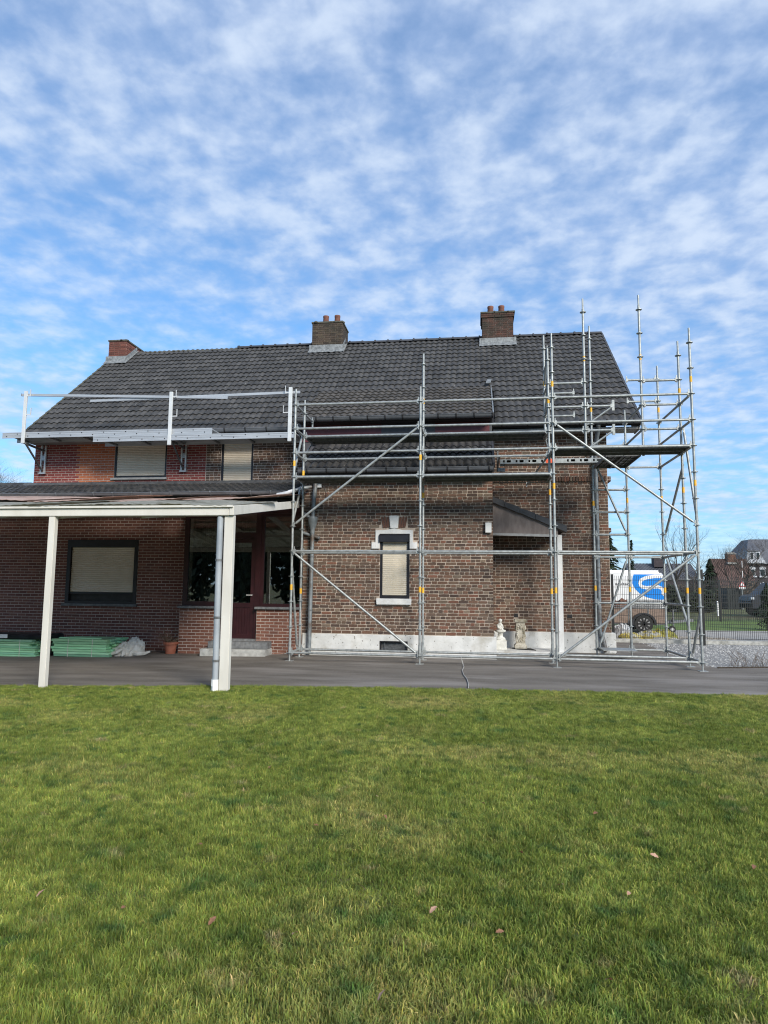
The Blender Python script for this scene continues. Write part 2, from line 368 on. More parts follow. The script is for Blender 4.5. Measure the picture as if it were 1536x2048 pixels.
sheet('grass_verge', [(3, 12.02), (10, 12.62), (40, 15.52), (40, 26), (3, 19.6)], 'verge_grass', -.016)
# concrete edging between lawn and asphalt
eb = MB()
for i in range(len(EDGE) - 1):
    (xa, ya), (xb, yb) = EDGE[i], EDGE[i + 1]; n = max(1, int(abs(xb - xa)))
    for k in range(n):
        t0, t1 = k / n, (k + 1) / n - .004
        x0, y0, x1, y1 = xa + (xb - xa) * t0, ya + (yb - ya) * t0, xa + (xb - xa) * t1, ya + (yb - ya) * t1
        eb.bar((x0, y0 - .02, gz(x0) - .02), (x1, y1 - .02, gz(x1) - .02), .05, .05 + rnd.uniform(0, .008))
tag(eb.build('edging_kerb', 'concrete'), kind='structure')
kb = MB()
for i in range(11):
    x0 = 7.3 + i * 1.0; y0 = 6.55 + (x0 - 7.3) * .04
    kb.box(x0, x0 + .985, y0, y0 + .30, -.05, .075 + rnd.uniform(-.004, .004))
tag(kb.build('fence_kerb', 'concrete'), kind='structure')
# soil strip and gravel stones
sb = MB()
for i in range(26):
    x = 8.2 + i * .07; y = .60 + (x - 8.2) * .3 + rnd.uniform(-.02, .02)
    sb.lathe([(.05, -.01), (.045, .012), (.02, .022)], (x, y, 0), 6, rnd.uniform(.8, 1.6), rnd.uniform(.5, 1))
tag(sb.build('soil_edge', 'soil'), kind='stuff')
gb = MB()
for i in range(5200):
    t = rnd.random(); x = 8.0 + rnd.random() ** .8 * 5.2; y = .75 + rnd.random() * 5.5
    if y < .62 + (x - 8.15) * .33 and x < 9.3: continue
    r = rnd.uniform(.012, .03); z = -.006
    a = [rnd.uniform(.7, 1.3) * r for _ in range(3)]
    v = [(x - a[0], y, z), (x, y - a[1], z), (x + a[2], y, z), (x, y + a[0], z), (x + rnd.uniform(-.3, .3) * r, y, z + r * rnd.uniform(.6, 1.1))]
    gb.add(v, [(0, 1, 4), (1, 2, 4), (2, 3, 4), (3, 0, 4)])
tag(gb.build('gravel', 'gravel'), kind='stuff')
pb = MB()
for i in range(420):
    x = 9.0 + rnd.random() * 2.2; y = 7.5 + rnd.random() * 1.5; r = rnd.uniform(.03, .07)
    pb.lathe([(r, -.02), (r * .9, r * .35), (r * .4, r * .6)], (x, y, -.012), 6, rnd.uniform(.7, 1.2), rnd.uniform(.7, 1.2))
tag(pb.build('pebbles', 'pebble', smooth=True), kind='stuff')

# ------------------------------------------------------------------ bricks
OLD = [(.122, .072, .050), (.142, .080, .054), (.092, .060, .045), (.150, .088, .060), (.074, .050, .040), (.130, .087, .062), (.170, .080, .053), (.108, .074, .056), (.165, .125, .092), (.115, .068, .048)]
RED = [(.235, .046, .038), (.26, .056, .045), (.205, .040, .034), (.245, .062, .050)]
ORG = [(.46, .135, .055), (.43, .122, .050), (.48, .15, .062)]
BRN = [(.185, .072, .053), (.21, .088, .064), (.16, .064, .049)]
PAR = [(.19, .078, .051), (.215, .092, .060), (.165, .070, .048)]
def unit_brick(seed, ragged):
    r = random.Random(seed); m = MB()
    o = [(-.5, -.5), (0, -.5), (.5, -.5), (.5, 0), (.5, .5), (0, .5), (-.5, .5), (-.5, 0)] if ragged else [(-.5, -.5), (.5, -.5), (.5, .5), (-.5, .5)]
    jx, jz = (.018, .05) if ragged else (.004, .01)
    fr = []
    for x, z in o:
        cor = abs(x) > .4 and abs(z) > .4
        k = .955 if (ragged and cor) else 1.
        fr.append((x * k * (.98) + r.uniform(-jx, jx), -.5 + r.uniform(-.12, .12) * ragged, z * .95 * k + r.uniform(-jz, jz) * (.6 if cor else 1)))
    bk = [(x * 1.03, .5, z * 1.06) for x, _, z in fr]
    n = len(fr); m.add(fr + bk, [tuple(range(n))] + [(i, n + i, n + (i + 1) % n, (i + 1) % n) for i in range(n)])
    return m
UB = {True: [unit_brick(i, True) for i in range(14)], False: [unit_brick(50 + i, False) for i in range(5)]}
UBM = {}
BR = []        # (mat, ragged, variant, centre, w, h, depth, ux(2), col, tilt, group)
def brick_row_fill(axis, u0, u1, z0, z1, plane, sgn, pal, ragged, m, openings=(), module=(.2, .067), joint=.012, bond='stretch', depth=.012, grp='wall', polar=None):
    """bricks on a vertical wall. axis 'x': wall runs along X at Y=plane, outward sgn; axis 'y': runs along Y at X=plane"""
    L, H = module; nr = int(round((z1 - z0) / H)); H = (z1 - z0) / nr
    for r in range(nr):
        zc_ = z0 + (r + .5) * H; u = u0; k = 0
        head = bond == 'cross' and r % 2
        first = True
        while u < u1 - .02:
            if head: ln = L * .5 * rnd.uniform(.9, 1.12)
            elif bond == 'cross': ln = L * rnd.uniform(.88, 1.12) if rnd.random() > .12 else L * .55
            else: ln = L
            if first:
                if bond == 'stretch': ln = L * (.5 if r % 2 else 1.)
                elif bond == 'cross': ln = L * (.5 if head else rnd.choice((.75, 1, .5)))
                first = False
            e = min(u + ln, u1)
            if u1 - e < .04: e = u1
            segs = [(u, e)]
            for (a, b, c, d) in openings:
                if zc_ + H * .35 > c and zc_ - H * .35 < d:
                    ns = []
                    for s0, s1 in segs:
                        if s1 <= a or s0 >= b: ns.append((s0, s1))
                        else:
                            if a - s0 > .03: ns.append((s0, a))
                            if s1 - b > .03: ns.append((b, s1))
                    segs = ns
            for s0, s1 in segs:
                uc = (s0 + s1) / 2; w = s1 - s0 - joint * (rnd.uniform(.6, 1.05) if ragged else 1)
                if w < .025: continue
                p_ = polar(uc, zc_) if polar else pal
                c = rnd.choice(p_); q = rnd.uniform(.78, 1.22) if ragged else rnd.uniform(.9, 1.1); c = tuple(x * q for x in c)
                cen = (uc, plane, zc_ + (rnd.uniform(-.003, .003) if ragged else 0)) if axis == 'x' else (plane, uc, zc_)
                BR.append((m, ragged, rnd.randrange(14 if ragged else 5), cen, w, H - joint * (rnd.uniform(.75, 1.25) if ragged else 1), depth, axis, sgn, c, 0., grp))
            u = e
def wallgrid(mb, axis, u0, u1, z0, z1, plane, openings=(), reveal=.12, sgn=-1):
    us = sorted({u0, u1, *[q for o in openings for q in o[:2] if u0 < q < u1]}); zs = sorted({z0, z1, *[q for o in openings for q in o[2:] if z0 < q < z1]})
    P = (lambda u, d, z: (u, plane - sgn * d, z)) if axis == 'x' else (lambda u, d, z: (plane - sgn * d, u, z))
    for i in range(len(us) - 1):
        for j in range(len(zs) - 1):
            uc, zc_ = (us[i] + us[i + 1]) / 2, (zs[j] + zs[j + 1]) / 2
            if any(o[0] < uc < o[1] and o[2] < zc_ < o[3] for o in openings): continue
            mb.add([P(us[i], 0, zs[j]), P(us[i + 1], 0, zs[j]), P(us[i + 1], 0, zs[j + 1]), P(us[i], 0, zs[j + 1])], [(0, 1, 2, 3)])
    for a, b, c, d in openings:
        for (p, q) in (((a, c), (b, c)), ((b, c), (b, d)), ((b, d), (a, d)), ((a, d), (a, c))):
            mb.add([P(p[0], 0, p[1]), P(q[0], 0, q[1]), P(q[0], reveal, q[1]), P(p[0], reveal, p[1])], [(0, 1, 2, 3)])

# ------------------------------------------------------------------ the brick house
house = thing('brick_house', 'long brick house with dark tiled roof, three chimneys, cream roller shutters and white plinth', 'house', (0, 3.1, 0))
EAVE_Y, EAVE_Z, RIDGE_Y, RIDGE_Z = 2.6, 5.28, 7.0, 9.03
SL = math.hypot(RIDGE_Y - EAVE_Y, RIDGE_Z - EAVE_Z); PIT = math.atan2(RIDGE_Z - EAVE_Z, RIDGE_Y - EAVE_Y)
def roofz(y): return EAVE_Z + (y - EAVE_Y) * math.tan(PIT)
# walls (mortar bodies)
UPW = [(-5.72, -4.28, 4.21, 5.12), (-2.80, -1.95, 4.05, 5.12)]
w = MB()
wallgrid(w, 'x', -8.0, -.1, 3.3, 5.2, 3.1, UPW)
wall_up = w.build('wall', 'new_mortar', house)
wall_up['label'] = 'upper brick wall with two shuttered windows'
w = MB()
wallgrid(w, 'x', -.1, 6.72, 0, 5.2, 3.1)
wall_right = w.build('wall', 'old_mortar', house)
w = MB()
w.add([(6.72, 3.1, 0), (6.72, 10.9, 0), (6.72, 10.9, 5.2), (6.72, 7, 8.85), (6.72, 3.1, 5.5)], [(0, 1, 2, 3, 4)])
w.add([(-8.0, 3.1, 0), (-8.0, 10.9, 0), (-8.0, 10.9, 5.2), (-8.0, 7, 8.85), (-8.0, 3.1, 5.5)], [(0, 1, 2, 3, 4)])
w.add([(-8.0, 10.9, 0), (6.72, 10.9, 0), (6.72, 10.9, 5.2), (-8, 10.9, 5.2)], [(0, 1, 2, 3)])
w.box(6.72, 6.80, 3.12, 10.9, 3.98, 4.10); w.box(6.72, 6.78, 3.12, 10.9, 2.78, 2.88)
w.build('gable_wall', 'gable_brick', house)
PWIN = (1.60, 2.24, 1.21, 2.58)
w = MB()
wallgrid(w, 'x', -.1, 4.0, 0, 3.86, 1.25, [PWIN, (1.62, 2.21, .12, .31)], .14)
w.add([(4.0, 1.25, 0), (4.0, 3.1, 0), (4.0, 3.1, 4.7), (4.0, 1.25, 3.9)], [(0, 1, 2, 3)])
w.add([(-.1, 1.25, 0), (-.1, 3.1, 0), (-.1, 3.1, 4.7), (-.1, 1.25, 3.9)], [(0, 1, 2, 3)])
wall_wing = w.build('wall', 'old_mortar', house)
LWIN = (-6.0, -4.21, 1.0, 2.5)
w = MB(); wallgrid(w, 'x', -8.0, -2.9, -.15, 3.5, 1.75, [LWIN], .14); w.add([(-8, 1.75, -.2), (-8, 3.1, -.2), (-8, 3.1, 4), (-8, 1.75, 3.5)], [(0, 1, 2, 3)])
wall_low = w.build('wall', 'new_mortar', house)
w = MB()
w.box(-2.9, -2.0, 1.25, 1.60, -.1, .95); w.box(-1.12, -.1, 1.25, 1.60, -.1, .95); w.box(-2.9, -2.8, 1.60, 1.75, -.1, 3.4)
wall_par = w.build('parapet', 'new_mortar', house)
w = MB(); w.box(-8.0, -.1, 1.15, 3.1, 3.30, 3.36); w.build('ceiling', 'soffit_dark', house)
w = MB()     # veranda room
w.box(-2.8, -.15, 3.0, 3.05, -.05, 3.3); w.box(-2.8, -.15, 1.6, 3.0, -.06, .26)
w.build('room', 'dark_room', house)
w = MB()
for i in range(9): w.prism([(-2.72 + i * .05, 1.9), (-2.695 + i * .05, 1.86), (-2.67 + i * .05, 1.9), (-2.695 + i * .05, 1.905)], 2, .28, 2.95)
for i in range(5): w.prism([(-1.75 + i * .05, 1.9), (-1.725 + i * .05, 1.86), (-1.70 + i * .05, 1.9), (-1.725 + i * .05, 1.905)], 2, .28, 2.95)
w.build('curtain', 'curtain', house)
# brick fields
def upal(u, z): return ORG if -6.77 < u < -5.72 else RED
brick_row_fill('x', -8.0, -3.21, 4.02, 5.2, 3.1, -1, RED, False, 'new_brick', UPW, depth=.008, polar=upal, grp='up')
brick_row_fill('x', -3.20, -.1, 4.02, 5.2, 3.1, -1, OLD, True, 'old_brick', UPW, module=(.212, .067), joint=.0135, bond='cross', grp='up')
brick_row_fill('x', -.1, 4.012, .46, 3.86, 1.25, -1, OLD, True, 'old_brick', [(1.50, 2.32, 2.28, 2.72), (1.42, 2.41, 2.28, 2.42), (1.62, 2.2, 2.7, 3.0), PWIN, (1.54, 2.28, 1.08, 1.22)], module=(.212, .067), joint=.0135, bond='cross', grp='wing')
brick_row_fill('y', 1.262, 3.1, .46, 4.0, 4.0, 1, OLD, True, 'old_brick', module=(.212, .067), joint=.0135, bond='cross', grp='wing')
brick_row_fill('x', 4.0, 6.72, .46, 3.97, 3.1, -1, OLD, True, 'old_brick', [(4.52, 4.62, .78, .87), (5.73, 5.85, .79, .87)], module=(.212, .067), joint=.0135, bond='cross', grp='right')
brick_row_fill('x', 4.0, 6.72, 4.11, 5.2, 3.1, -1, OLD, True, 'old_brick', module=(.212, .067), joint=.0135, bond='cross', grp='right')
brick_row_fill('x', -8.0, -2.9, -.12, 3.36, 1.75, -1, BRN, False, 'new_brick', [LWIN], depth=.008, grp='low')
brick_row_fill('x', -2.9, -2.0, -.05, .95, 1.25, -1, PAR, False, 'new_brick', depth=.008, grp='par')
brick_row_fill('x', -1.12, -.1, -.05, .95, 1.25, -1, PAR, False, 'new_brick', depth=.008, grp='par')
# soldier course
u = 4.02
while u < 6.70:
    c = rnd.choice(OLD); BR.append(('old_brick', True, rnd.randrange(14), (u + .03, 3.1, 4.04), .052, .125, .07, 'x', -1, c, 0., 'right')); u += .0655
# flat arch over the window
for x, t in ((1.66, .20), (1.715, .15), (1.77, .09), (2.035, -.09), (2.09, -.15), (2.145, -.20)):
    BR.append(('old_brick', True, rnd.randrange(14), (x - t * .14 * 0, 1.25, 2.85), .044, .25, .03, 'x', -1, (.14, .07, .05), t, 'wing'))
def brick_matrix(b):
    m, rg, vi, cen, bw, bh, dp, ax, sg, c, tilt, g = b
    R = Matrix.Rotation(0 if (ax == 'x') else math.pi / 2, 4, 'Z') @ Matrix.Rotation(-tilt, 4, 'Y')
    off = Vector((0, sg * dp * .5 * .999, 0)) if ax == 'x' else Vector((sg * dp * .5, 0, 0))
    return Vector(cen) + off - off * .5, R
def vis_score(b):
    x, y, z = b[3]
    if b[7] == 'y': return 99
    if b[11] == 'low' and z > 2.0: return 60
    if b[11] == 'up': return 30
    if b[11] == 'wing' and z > 3.4: return 50
    return (Vector(b[3]) - CAM).length
order = sorted(range(len(BR)), key=lambda i: vis_score(BR[i]))
WALLOF = {'up': wall_up, 'wing': wall_wing, 'right': wall_right, 'low': wall_low, 'par': wall_par}
single = set(order[:290])
rest = {'old_brick': MB(), 'new_brick': MB()}
for i, b in enumerate(BR):
    pos, R = brick_matrix(b)
    m, rg, vi, cen, bw, bh, dp, ax, sg, c, tilt, g = b
    if i in single:
        key = (m, rg, vi)
        if key not in UBM: UBM[key] = datamesh(UB[rg][vi], 'brick', m)
        o = inst(UBM[key], 'brick', WALLOF[g], pos, R.to_euler(), (bw, dp, bh)); o.color = (*c, 1)
    else:
        s3 = Matrix.Diagonal((bw, dp, bh, 1)); mm = Matrix.Translation(pos) @ R @ s3
        if ax == 'y': mm = Matrix.Translation(pos) @ Matrix.Rotation(math.pi / 2, 4, 'Z') @ s3
        u_ = UB[rg][vi]; rest[m].add([mm @ Vector(v) for v in u_.v], u_.f, c)
rest['old_brick'].build('bricks', 'old_brick', house, kind='stuff')
rest['new_brick'].build('bricks', 'new_brick', house, kind='stuff')
# ---- windows
def slats(parent, x0, x1, z0, z1, y, m, pitch=.045):
    n = int((z1 - z0) / pitch); h = (z1 - z0) / n; q = MB()
    for i in range(n):
        a = z0 + i * h
        prof = [(y + .012, a), (y + .004, a + h * .08), (y - .004, a + h * .35), (y - .004, a + h * .62), (y + .003, a + h * .90), (y + .012, a + h)]
        v = [(x, p, z) for x in (x0, x1) for p, z in prof]; k = len(prof)
        q.add(v, [(j, j + 1, k + j + 1, k + j) for j in range(k - 1)])
    return q.build('shutter', m, parent)
def frame(mb, x0, x1, y0, y1, z0, z1, t, tb=None, tt=None):
    tb = tb or t; tt = tt or t
    mb.box(x0, x0 + t, y0, y1, z0, z1); mb.box(x1 - t, x1, y0, y1, z0, z1); mb.box(x0 + t, x1 - t, y0 + .001, y1, z0, z0 + tb); mb.box(x0 + t, x1 - t, y0 + .001, y1, z1 - tt, z1)
# upper windows
q = MB(); frame(q, -5.72, -4.28, 3.12, 3.2, 4.21, 5.12, .05); wn_ = q.build('window', 'frame_dark', house)
slats(wn_, -5.67, -4.33, 4.27, 5.08, 3.14, 'shutter'); q = MB(); q.box(-5.78, -4.24, 3.03, 3.2, 4.155, 4.21); q.build('sill', 'sill_stone', wn_, bevel=.006)
q = MB(); frame(q, -2.80, -1.95, 3.12, 3.2, 4.05, 5.12, .055); wn_ = q.build('window', 'frame_dark', house)
slats(wn_, -2.745, -2.005, 4.10, 5.08, 3.14, 'shutter'); q = MB(); q.box(-2.84, -1.93, 3.04, 3.2, 4.0, 4.05); q.build('sill', 'sill_stone', wn_, bevel=.006)
# ground-floor shutter window on the left
q = MB(); frame(q, -6.0, -4.21, 1.73, 1.86, 1.0, 2.5, .09, .06, .17); q.box(-5.91, -4.30, 1.76, 1.86, 1.22, 1.27); wn_ = q.build('window', 'frame_dark', house)
slats(wn_, -5.90, -4.31, 1.27, 2.33, 1.78, 'shutter'); q = MB(); q.box(-5.91, -4.30, 1.83, 1.84, 1.05, 1.23); q.build('pane', 'dark_room', wn_)
q = MB(); q.box(-5.9, -4.3, 1.90, 1.92, 1.0, 1.3); q.build('blind', 'dark_room', wn_)
q = MB(); q.box(-6.06, -4.17, 1.68, 1.9, .945, 1.0); q.build('sill', 'bluestone', wn_, bevel=.006)
# wing window with white surround
q = MB(); frame(q, 1.60, 2.24, 1.26, 1.36, 1.21, 2.45, .055, .07, .02); wn_ = q.build('window', 'frame_dark', house)
slats(wn_, 1.655, 2.185, 1.28, 2.44, 1.285, 'shutter_cream', .042)
q = MB(); q.prism([(1.16, 2.42), (1.36, 2.42), (1.36, 2.585), (1.18, 2.585), (1.16, 2.56)], 0, 1.585, 2.225); q.build('shutter_box', 'frame_dark', wn_, bevel=.006)
q = MB(); q.prism([(1.54, 1.085), (2.28, 1.085), (2.29, 1.215), (1.53, 1.215)], 1, 1.17, 1.33); q.build('sill', 'white_trim', wn_, bevel=.01)
q = MB()
q.prism([(1.505, 2.28), (1.595, 2.28), (1.595, 2.60), (2.245, 2.60), (2.245, 2.28), (2.405, 2.28), (2.405, 2.415), (2.31, 2.415), (2.31, 2.672), (2.08, 2.682), (1.91, 2.715), (1.74, 2.682), (1.505, 2.672)], 1, 1.205, 1.30)
q.box(1.42, 1.504, 1.205, 1.30, 2.28, 2.415); q.build('surround', 'white_trim', wn_)
q = MB(); q.prism([(1.825, 2.716), (1.985, 2.716), (2.005, 2.99), (1.80, 2.99)], 1, 1.19, 1.30); q.build('keystone', 'white_trim', wn_, bevel=.006)
q = MB(); frame(q, 1.615, 2.215, 1.20, 1.34, .115, .325, .022); cw = q.build('cellar_window', 'frame_dark', house)
q = MB(); q.box(1.64, 2.19, 1.32, 1.33, .13, .30); q.build('pane', 'glass', cw)
q = MB()
for i in range(8): q.bar((1.64, 1.29, .14 + i * .022), (2.19, 1.29, .14 + i * .022), .012, .012)
q.bar((1.72, 1.27, .13), (1.72, 1.27, .30), .03, .015); q.build('grille', 'galv_dull', cw)
q = MB(); q.box(1.64, 2.19, 1.36, 1.37, .1, .33); q.build('backing', 'dark_room', cw)
# plinths
q = MB(); q.prism([(1.19, 0.), (1.26, 0.), (1.26, .452), (1.21, .452), (1.195, .44)], 0, -.06, 1.615)
q.prism([(1.19, 0.), (1.26, 0.), (1.26, .452), (1.21, .452), (1.195, .44)], 0, 2.215, 4.06)
q.box(1.615, 2.215, 1.191, 1.26, 0, .115); q.box(1.615, 2.215, 1.193, 1.26, .325, .452)
q.box(4.0, 4.06, 1.262, 3.04, 0, .45); q.build('plinth', 'white_paint', house)
q = MB(); q.prism([(3.04, 0.), (3.11, 0.), (3.11, .452), (3.06, .452), (3.045, .44)], 0, 4.06, 6.66); q.build('plinth', 'white_paint', house)
q = MB(); q.box(6.52, 6.80, 2.99, 3.32, 0, .465); q.build('corner_stone', 'white_paint', house, bevel=.02)
# dark vent holes
for x0, x1 in ((4.525, 4.615), (5.735, 5.845)):
    q = MB(); q.box(x0, x1, 3.085, 3.12, .785, .865); q.build('vent_hole', 'soffit_dark', house)
# porch
porch = MB(); porch.box(4.06, 5.56, 2.02, 3.04, 0, .095); porch.build('porch_floor', 'white_paint', house)
q = MB(); q.prism([(3.99, 2.64), (5.44, 2.60), (5.44, 2.80), (3.99, 3.44)], 1, 2.06, 2.09); pbd = q.build('porch_board', 'plywood', house)
q = MB(); q.bar((3.99, 2.05, 2.655), (5.44, 2.05, 2.615), .03, .055); q.build('trim', 'sill_stone', pbd)
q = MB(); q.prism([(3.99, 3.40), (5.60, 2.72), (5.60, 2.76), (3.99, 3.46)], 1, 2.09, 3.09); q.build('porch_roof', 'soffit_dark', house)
for i in range(5):
    t0, t1 = i / 5, (i + 1) / 5 - .004
    xa, xb = 3.95 + 1.68 * t0, 3.95 + 1.68 * t1; za, zb = 3.50 - .70 * t0, 3.50 - .70 * t1
    q = MB(); q.add([(xa, 1.99, za - .10), (xb, 1.99, zb - .115), (xb, 1.99, zb + .03), (xa, 1.99, za + .015), (xa, 2.25, za - .10), (xb, 2.25, zb - .115), (xb, 2.25, zb + .03), (xa, 2.25, za + .015)],
                  [(0, 1, 2, 3), (7, 6, 5, 4), (0, 4, 5, 1), (3, 2, 6, 7), (1, 5, 6, 2), (0, 3, 7, 4)]); q.build('verge_tile', 'ridge_new', house)
q = MB(); q.box(3.955, 5.42, 2.26, 3.08, 3.0, 3.02)
q = MB(); q.box(5.42, 5.53, 2.10, 2.21, 0.0, 2.64); q.build('porch_post', 'white_trim', house, bevel=.008)
q = MB(); q.box(3.85, 3.975, 1.16, 1.25, 2.62, 2.83); q.build('white_bracket', 'white_trim', house)
q = MB(); q.prism([(3.955, 3.0), (4.02, 3.0), (4.02, 3.38), (3.955, 3.38)], 1, 2.06, 2.085)
# ---- veranda glazing and door
def glazed(name, x0, x1, z0, z1, y, t=.06):
    q = MB(); frame(q, x0, x1, y, y + .07, z0, z1, t); o = q.build(name, 'frame_brown', house)
    q = MB(); q.box(x0 + t, x1 - t, y + .03, y + .04, z0 + t, z1 - t); q.build('pane', 'glass', o); return o
glazed('window', -2.88, -1.96, 1.0, 3.06, 1.32, .10)
glazed('window', -1.08, -.12, 1.0, 3.06, 1.32, .07)
q = MB(); q.box(-1.96, -1.90, 1.30, 1.40, .27, 3.06); q.box(-1.20, -1.08, 1.30, 1.40, .27, 3.06); q.box(-1.90, -1.20, 1.30, 1.40, 2.50, 2.64); q.box(-2.88, -.12, 1.30, 1.42, 3.06, 3.3); q.build('door_frame', 'frame_brown', house)
q = MB(); q.box(-1.90, -1.20, 1.34, 1.35, 2.64, 3.06); q.build('transom_pane', 'glass', house)
q = MB(); frame(q, -1.89, -1.21, 1.33, 1.39, .30, 2.50, .09, .10, .09); q.box(-1.80, -1.30, 1.33, 1.39, .98, 1.08); door = q.build('door', 'frame_brown', house)
q = MB(); q.box(-1.80, -1.30, 1.355, 1.365, 1.08, 2.41); q.build('pane', 'glass', door)
for i in range(8):
    q = MB(); q.box(-1.80 + i * .0625, -1.742 + i * .0625, 1.345, 1.37, .40, .98); q.build('plank', 'frame_brown', door)
q = MB(); q.tube((-1.26, 1.33, 1.25), (-1.26, 1.28, 1.25), .012); q.tube((-1.26, 1.285, 1.25), (-1.38, 1.285, 1.25), .011); q.build('handle', 'alu_white', door)
for x0, x1 in ((-2.92, -1.97), (-1.15, -.10)):
    q = MB(); q.box(x0, x1, 1.17, 1.45, .95, 1.0); q.build('sill', 'bluestone', house, bevel=.006)
q = MB(); q.box(-1.98, -1.13, 1.15, 1.6, .245, .30); q.build('threshold', 'bluestone', house, bevel=.006)
q = MB(); q.box(-2.08, -.76, .92, 1.25, .12, .265); q.build('step', 'bluestone', house, bevel=.008)
q = MB(); q.box(-2.17, -.74, .72, 1.25, -.05, .118); q.build('step', 'concrete', house, bevel=.01)
# potted greens inside the right window
q = MB()
for i in range(240):
    c = Vector((rnd.uniform(-1.0, -.2), rnd.uniform(1.5, 1.7), 1.0 + rnd.random() ** 1.5 * .45)); d = Vector((rnd.uniform(-1, 1), rnd.uniform(-1, 1), rnd.uniform(-.4, 1))).normalized() * .06; e = d.orthogonal().normalized() * .018
    q.add([c, c + d * .5 + e, c + d, c + d * .5 - e], [(0, 1, 2, 3)])
q.build('indoor_plant', 'leaf_green', house)
q = MB(); q.box(-.85, -.35, 1.45, 1.6, .96, 1.08); q.build('planter', 'bag_white', house)

# ------------------------------------------------------------------ roofs
def tile_mesh(wd, gauge, waves=2, A=.030, thick=.026, lift=.034, seg=8):
    m = MB(); n = waves * seg; L = gauge + .07
    top0, top1, bot0 = [], [], []
    for i in range(n + 1):
        s = (i / seg) % 1.0; u = i / n * wd
        s2 = s
        h = A * (.5 - .5 * math.cos(2 * math.pi * s2)) ** .75
        top0.append((u, 0, h + lift + .004)); top1.append((u, L, h + .002)); bot0.append((u, .004, h + lift - thick))
    v = top0 + top1 + bot0; k = n + 1
    f = [(i, i + 1, k + i + 1, k + i) for i in range(n)] + [(2 * k + i, 2 * k + i + 1, i + 1, i) for i in range(n)]
    f.append((0, k, 2 * k)); f.append((n, 2 * k + n, k + n))
    return m.add(v, f)
TILE_OBJS = []
def tiled(name, x0, x1, y0, z0, y1, z1, wd, gauge, m, skip=None, back=None, deck='soffit_dark', A=.030):
    """tile slope running from eave (y0,z0) up to (y1,z1)"""
    L = math.hypot(y1 - y0, z1 - z0); a = math.atan2(z1 - z0, y1 - y0)
    nc = max(1, round((x1 - x0) / wd)); wd = (x1 - x0) / nc; nr = max(1, round(L / gauge)); gauge = L / nr
    d = MB(); d.add([(x0, y0, z0 - .01), (x1, y0, z0 - .01), (x1, y1, z1 - .01), (x0, y1, z1 - .01), (x0, y0 + .02, z0 - .09), (x1, y0 + .02, z0 - .09), (x1, y1, z1 - .09), (x0, y1, z1 - .09)],
                    [(0, 1, 2, 3), (7, 6, 5, 4), (0, 4, 5, 1), (0, 3, 7, 4), (1, 5, 6, 2)])
    ro = d.build(name, deck, house)
    tm = tile_mesh(wd, gauge, A=A); R = Matrix.Rotation(a, 4, 'X')
    for r in range(nr):
        for c in range(nc):
            x = x0 + c * wd; y = y0 + r * gauge * math.cos(a); z = z0 + r * gauge * math.sin(a)
            if skip and skip(x + wd / 2, y + gauge / 2 * math.cos(a)): continue
            TILE_OBJS.append((ro, tm, R, (x, y, z), m, id(tm), rnd.uniform(.75, 1.28), rnd.uniform(-.009, .009)))
    return ro
# dormer roof meets the main roof
DG_Y, DG_Z = 1.98, 5.37
DT_Y = 4.20; DT_Z = roofz(DT_Y) + .02
def main_skip(x, y): return (-.45 < x < 4.0) and y < DT_Y - .12
roof_main = tiled('roof', -8.04, 7.40, EAVE_Y, EAVE_Z, RIDGE_Y, RIDGE_Z, .33, .302, 'tile_main', main_skip)
roof_dorm = tiled('dormer_roof', -.5, 4.04, DG_Y, DG_Z, DT_Y, DT_Z, .33, .302, 'tile_dormer')
roof_wing = tiled('wing_roof', -.12, 4.04, .92, 3.95, 2.27, 4.80, .33, .39, 'tile_low', A=.045)
roof_ver = tiled('veranda_roof', -12.1, -.14, 1.02, 3.46, 3.08, 4.0, .33, .30, 'tile_low', A=.034)
TILE_OBJS.sort(key=lambda t: (Vector(t[3]) - CAM).length + (6 if t[0] is roof_ver else 0) + (1.2 if t[0] is roof_wing else 0))
cache = {}; stuff = {}
for i, (ro, tm, R, p, m, k, tint_, dz) in enumerate(TILE_OBJS):
    p = (p[0], p[1], p[2] + abs(dz) * .5)
    RR = R @ Matrix.Rotation(dz * 1.5, 4, 'Z')
    if i < 290:
        if (k, m) not in cache: cache[(k, m)] = datamesh(tm, 'tile', m, True)
        o = inst(cache[(k, m)], 'roof_tile', ro, p, RR.to_euler()); o.color = (tint_, tint_, tint_, 1)
    else:
        mm = Matrix.Translation(p) @ RR
        b = stuff.setdefault((ro.name, m), (ro, m, MB()))[2]; b.add([mm @ Vector(v) for v in tm.v], tm.f, (tint_,) * 3)
for ro, m, b in stuff.values(): b.build('roof_tiles', m, ro, smooth=True, kind='stuff')
# back slope, ridges, verges
q = MB(); q.add([(-8.04, 7.0, 9.02), (7.4, 7.0, 9.02), (7.4, 11.4, 5.28), (-8.04, 11.4, 5.28), (-8.04, 7.0, 8.93), (7.4, 7.0, 8.93), (7.4, 11.4, 5.19), (-8.04, 11.4, 5.19)], [(0, 1, 2, 3), (7, 6, 5, 4), (0, 3, 7, 4), (1, 5, 6, 2), (2, 6, 7, 3)])
q.build('roof_back', 'tile_main', house)
rt = MB(); n = 9
def halfpipe(mb, L, r0, r1, n=9):
    v = []
    for x, r in ((0, r0), (L, r1)):
        for i in range(n): t = math.pi * i / (n - 1); v.append((x, -math.cos(t) * r, math.sin(t) * r * .85))
    mb.add(v, [(i, i + 1, n + i + 1, n + i) for i in range(n - 1)] + [tuple(range(n)), tuple(range(2 * n - 1, n - 1, -1))]); return mb
halfpipe(rt, .405, .105, .10); m2 = MB(); halfpipe(m2, .045, .128, .128); rt.add([(x + .0, y, z) for x, y, z in m2.v], m2.f)
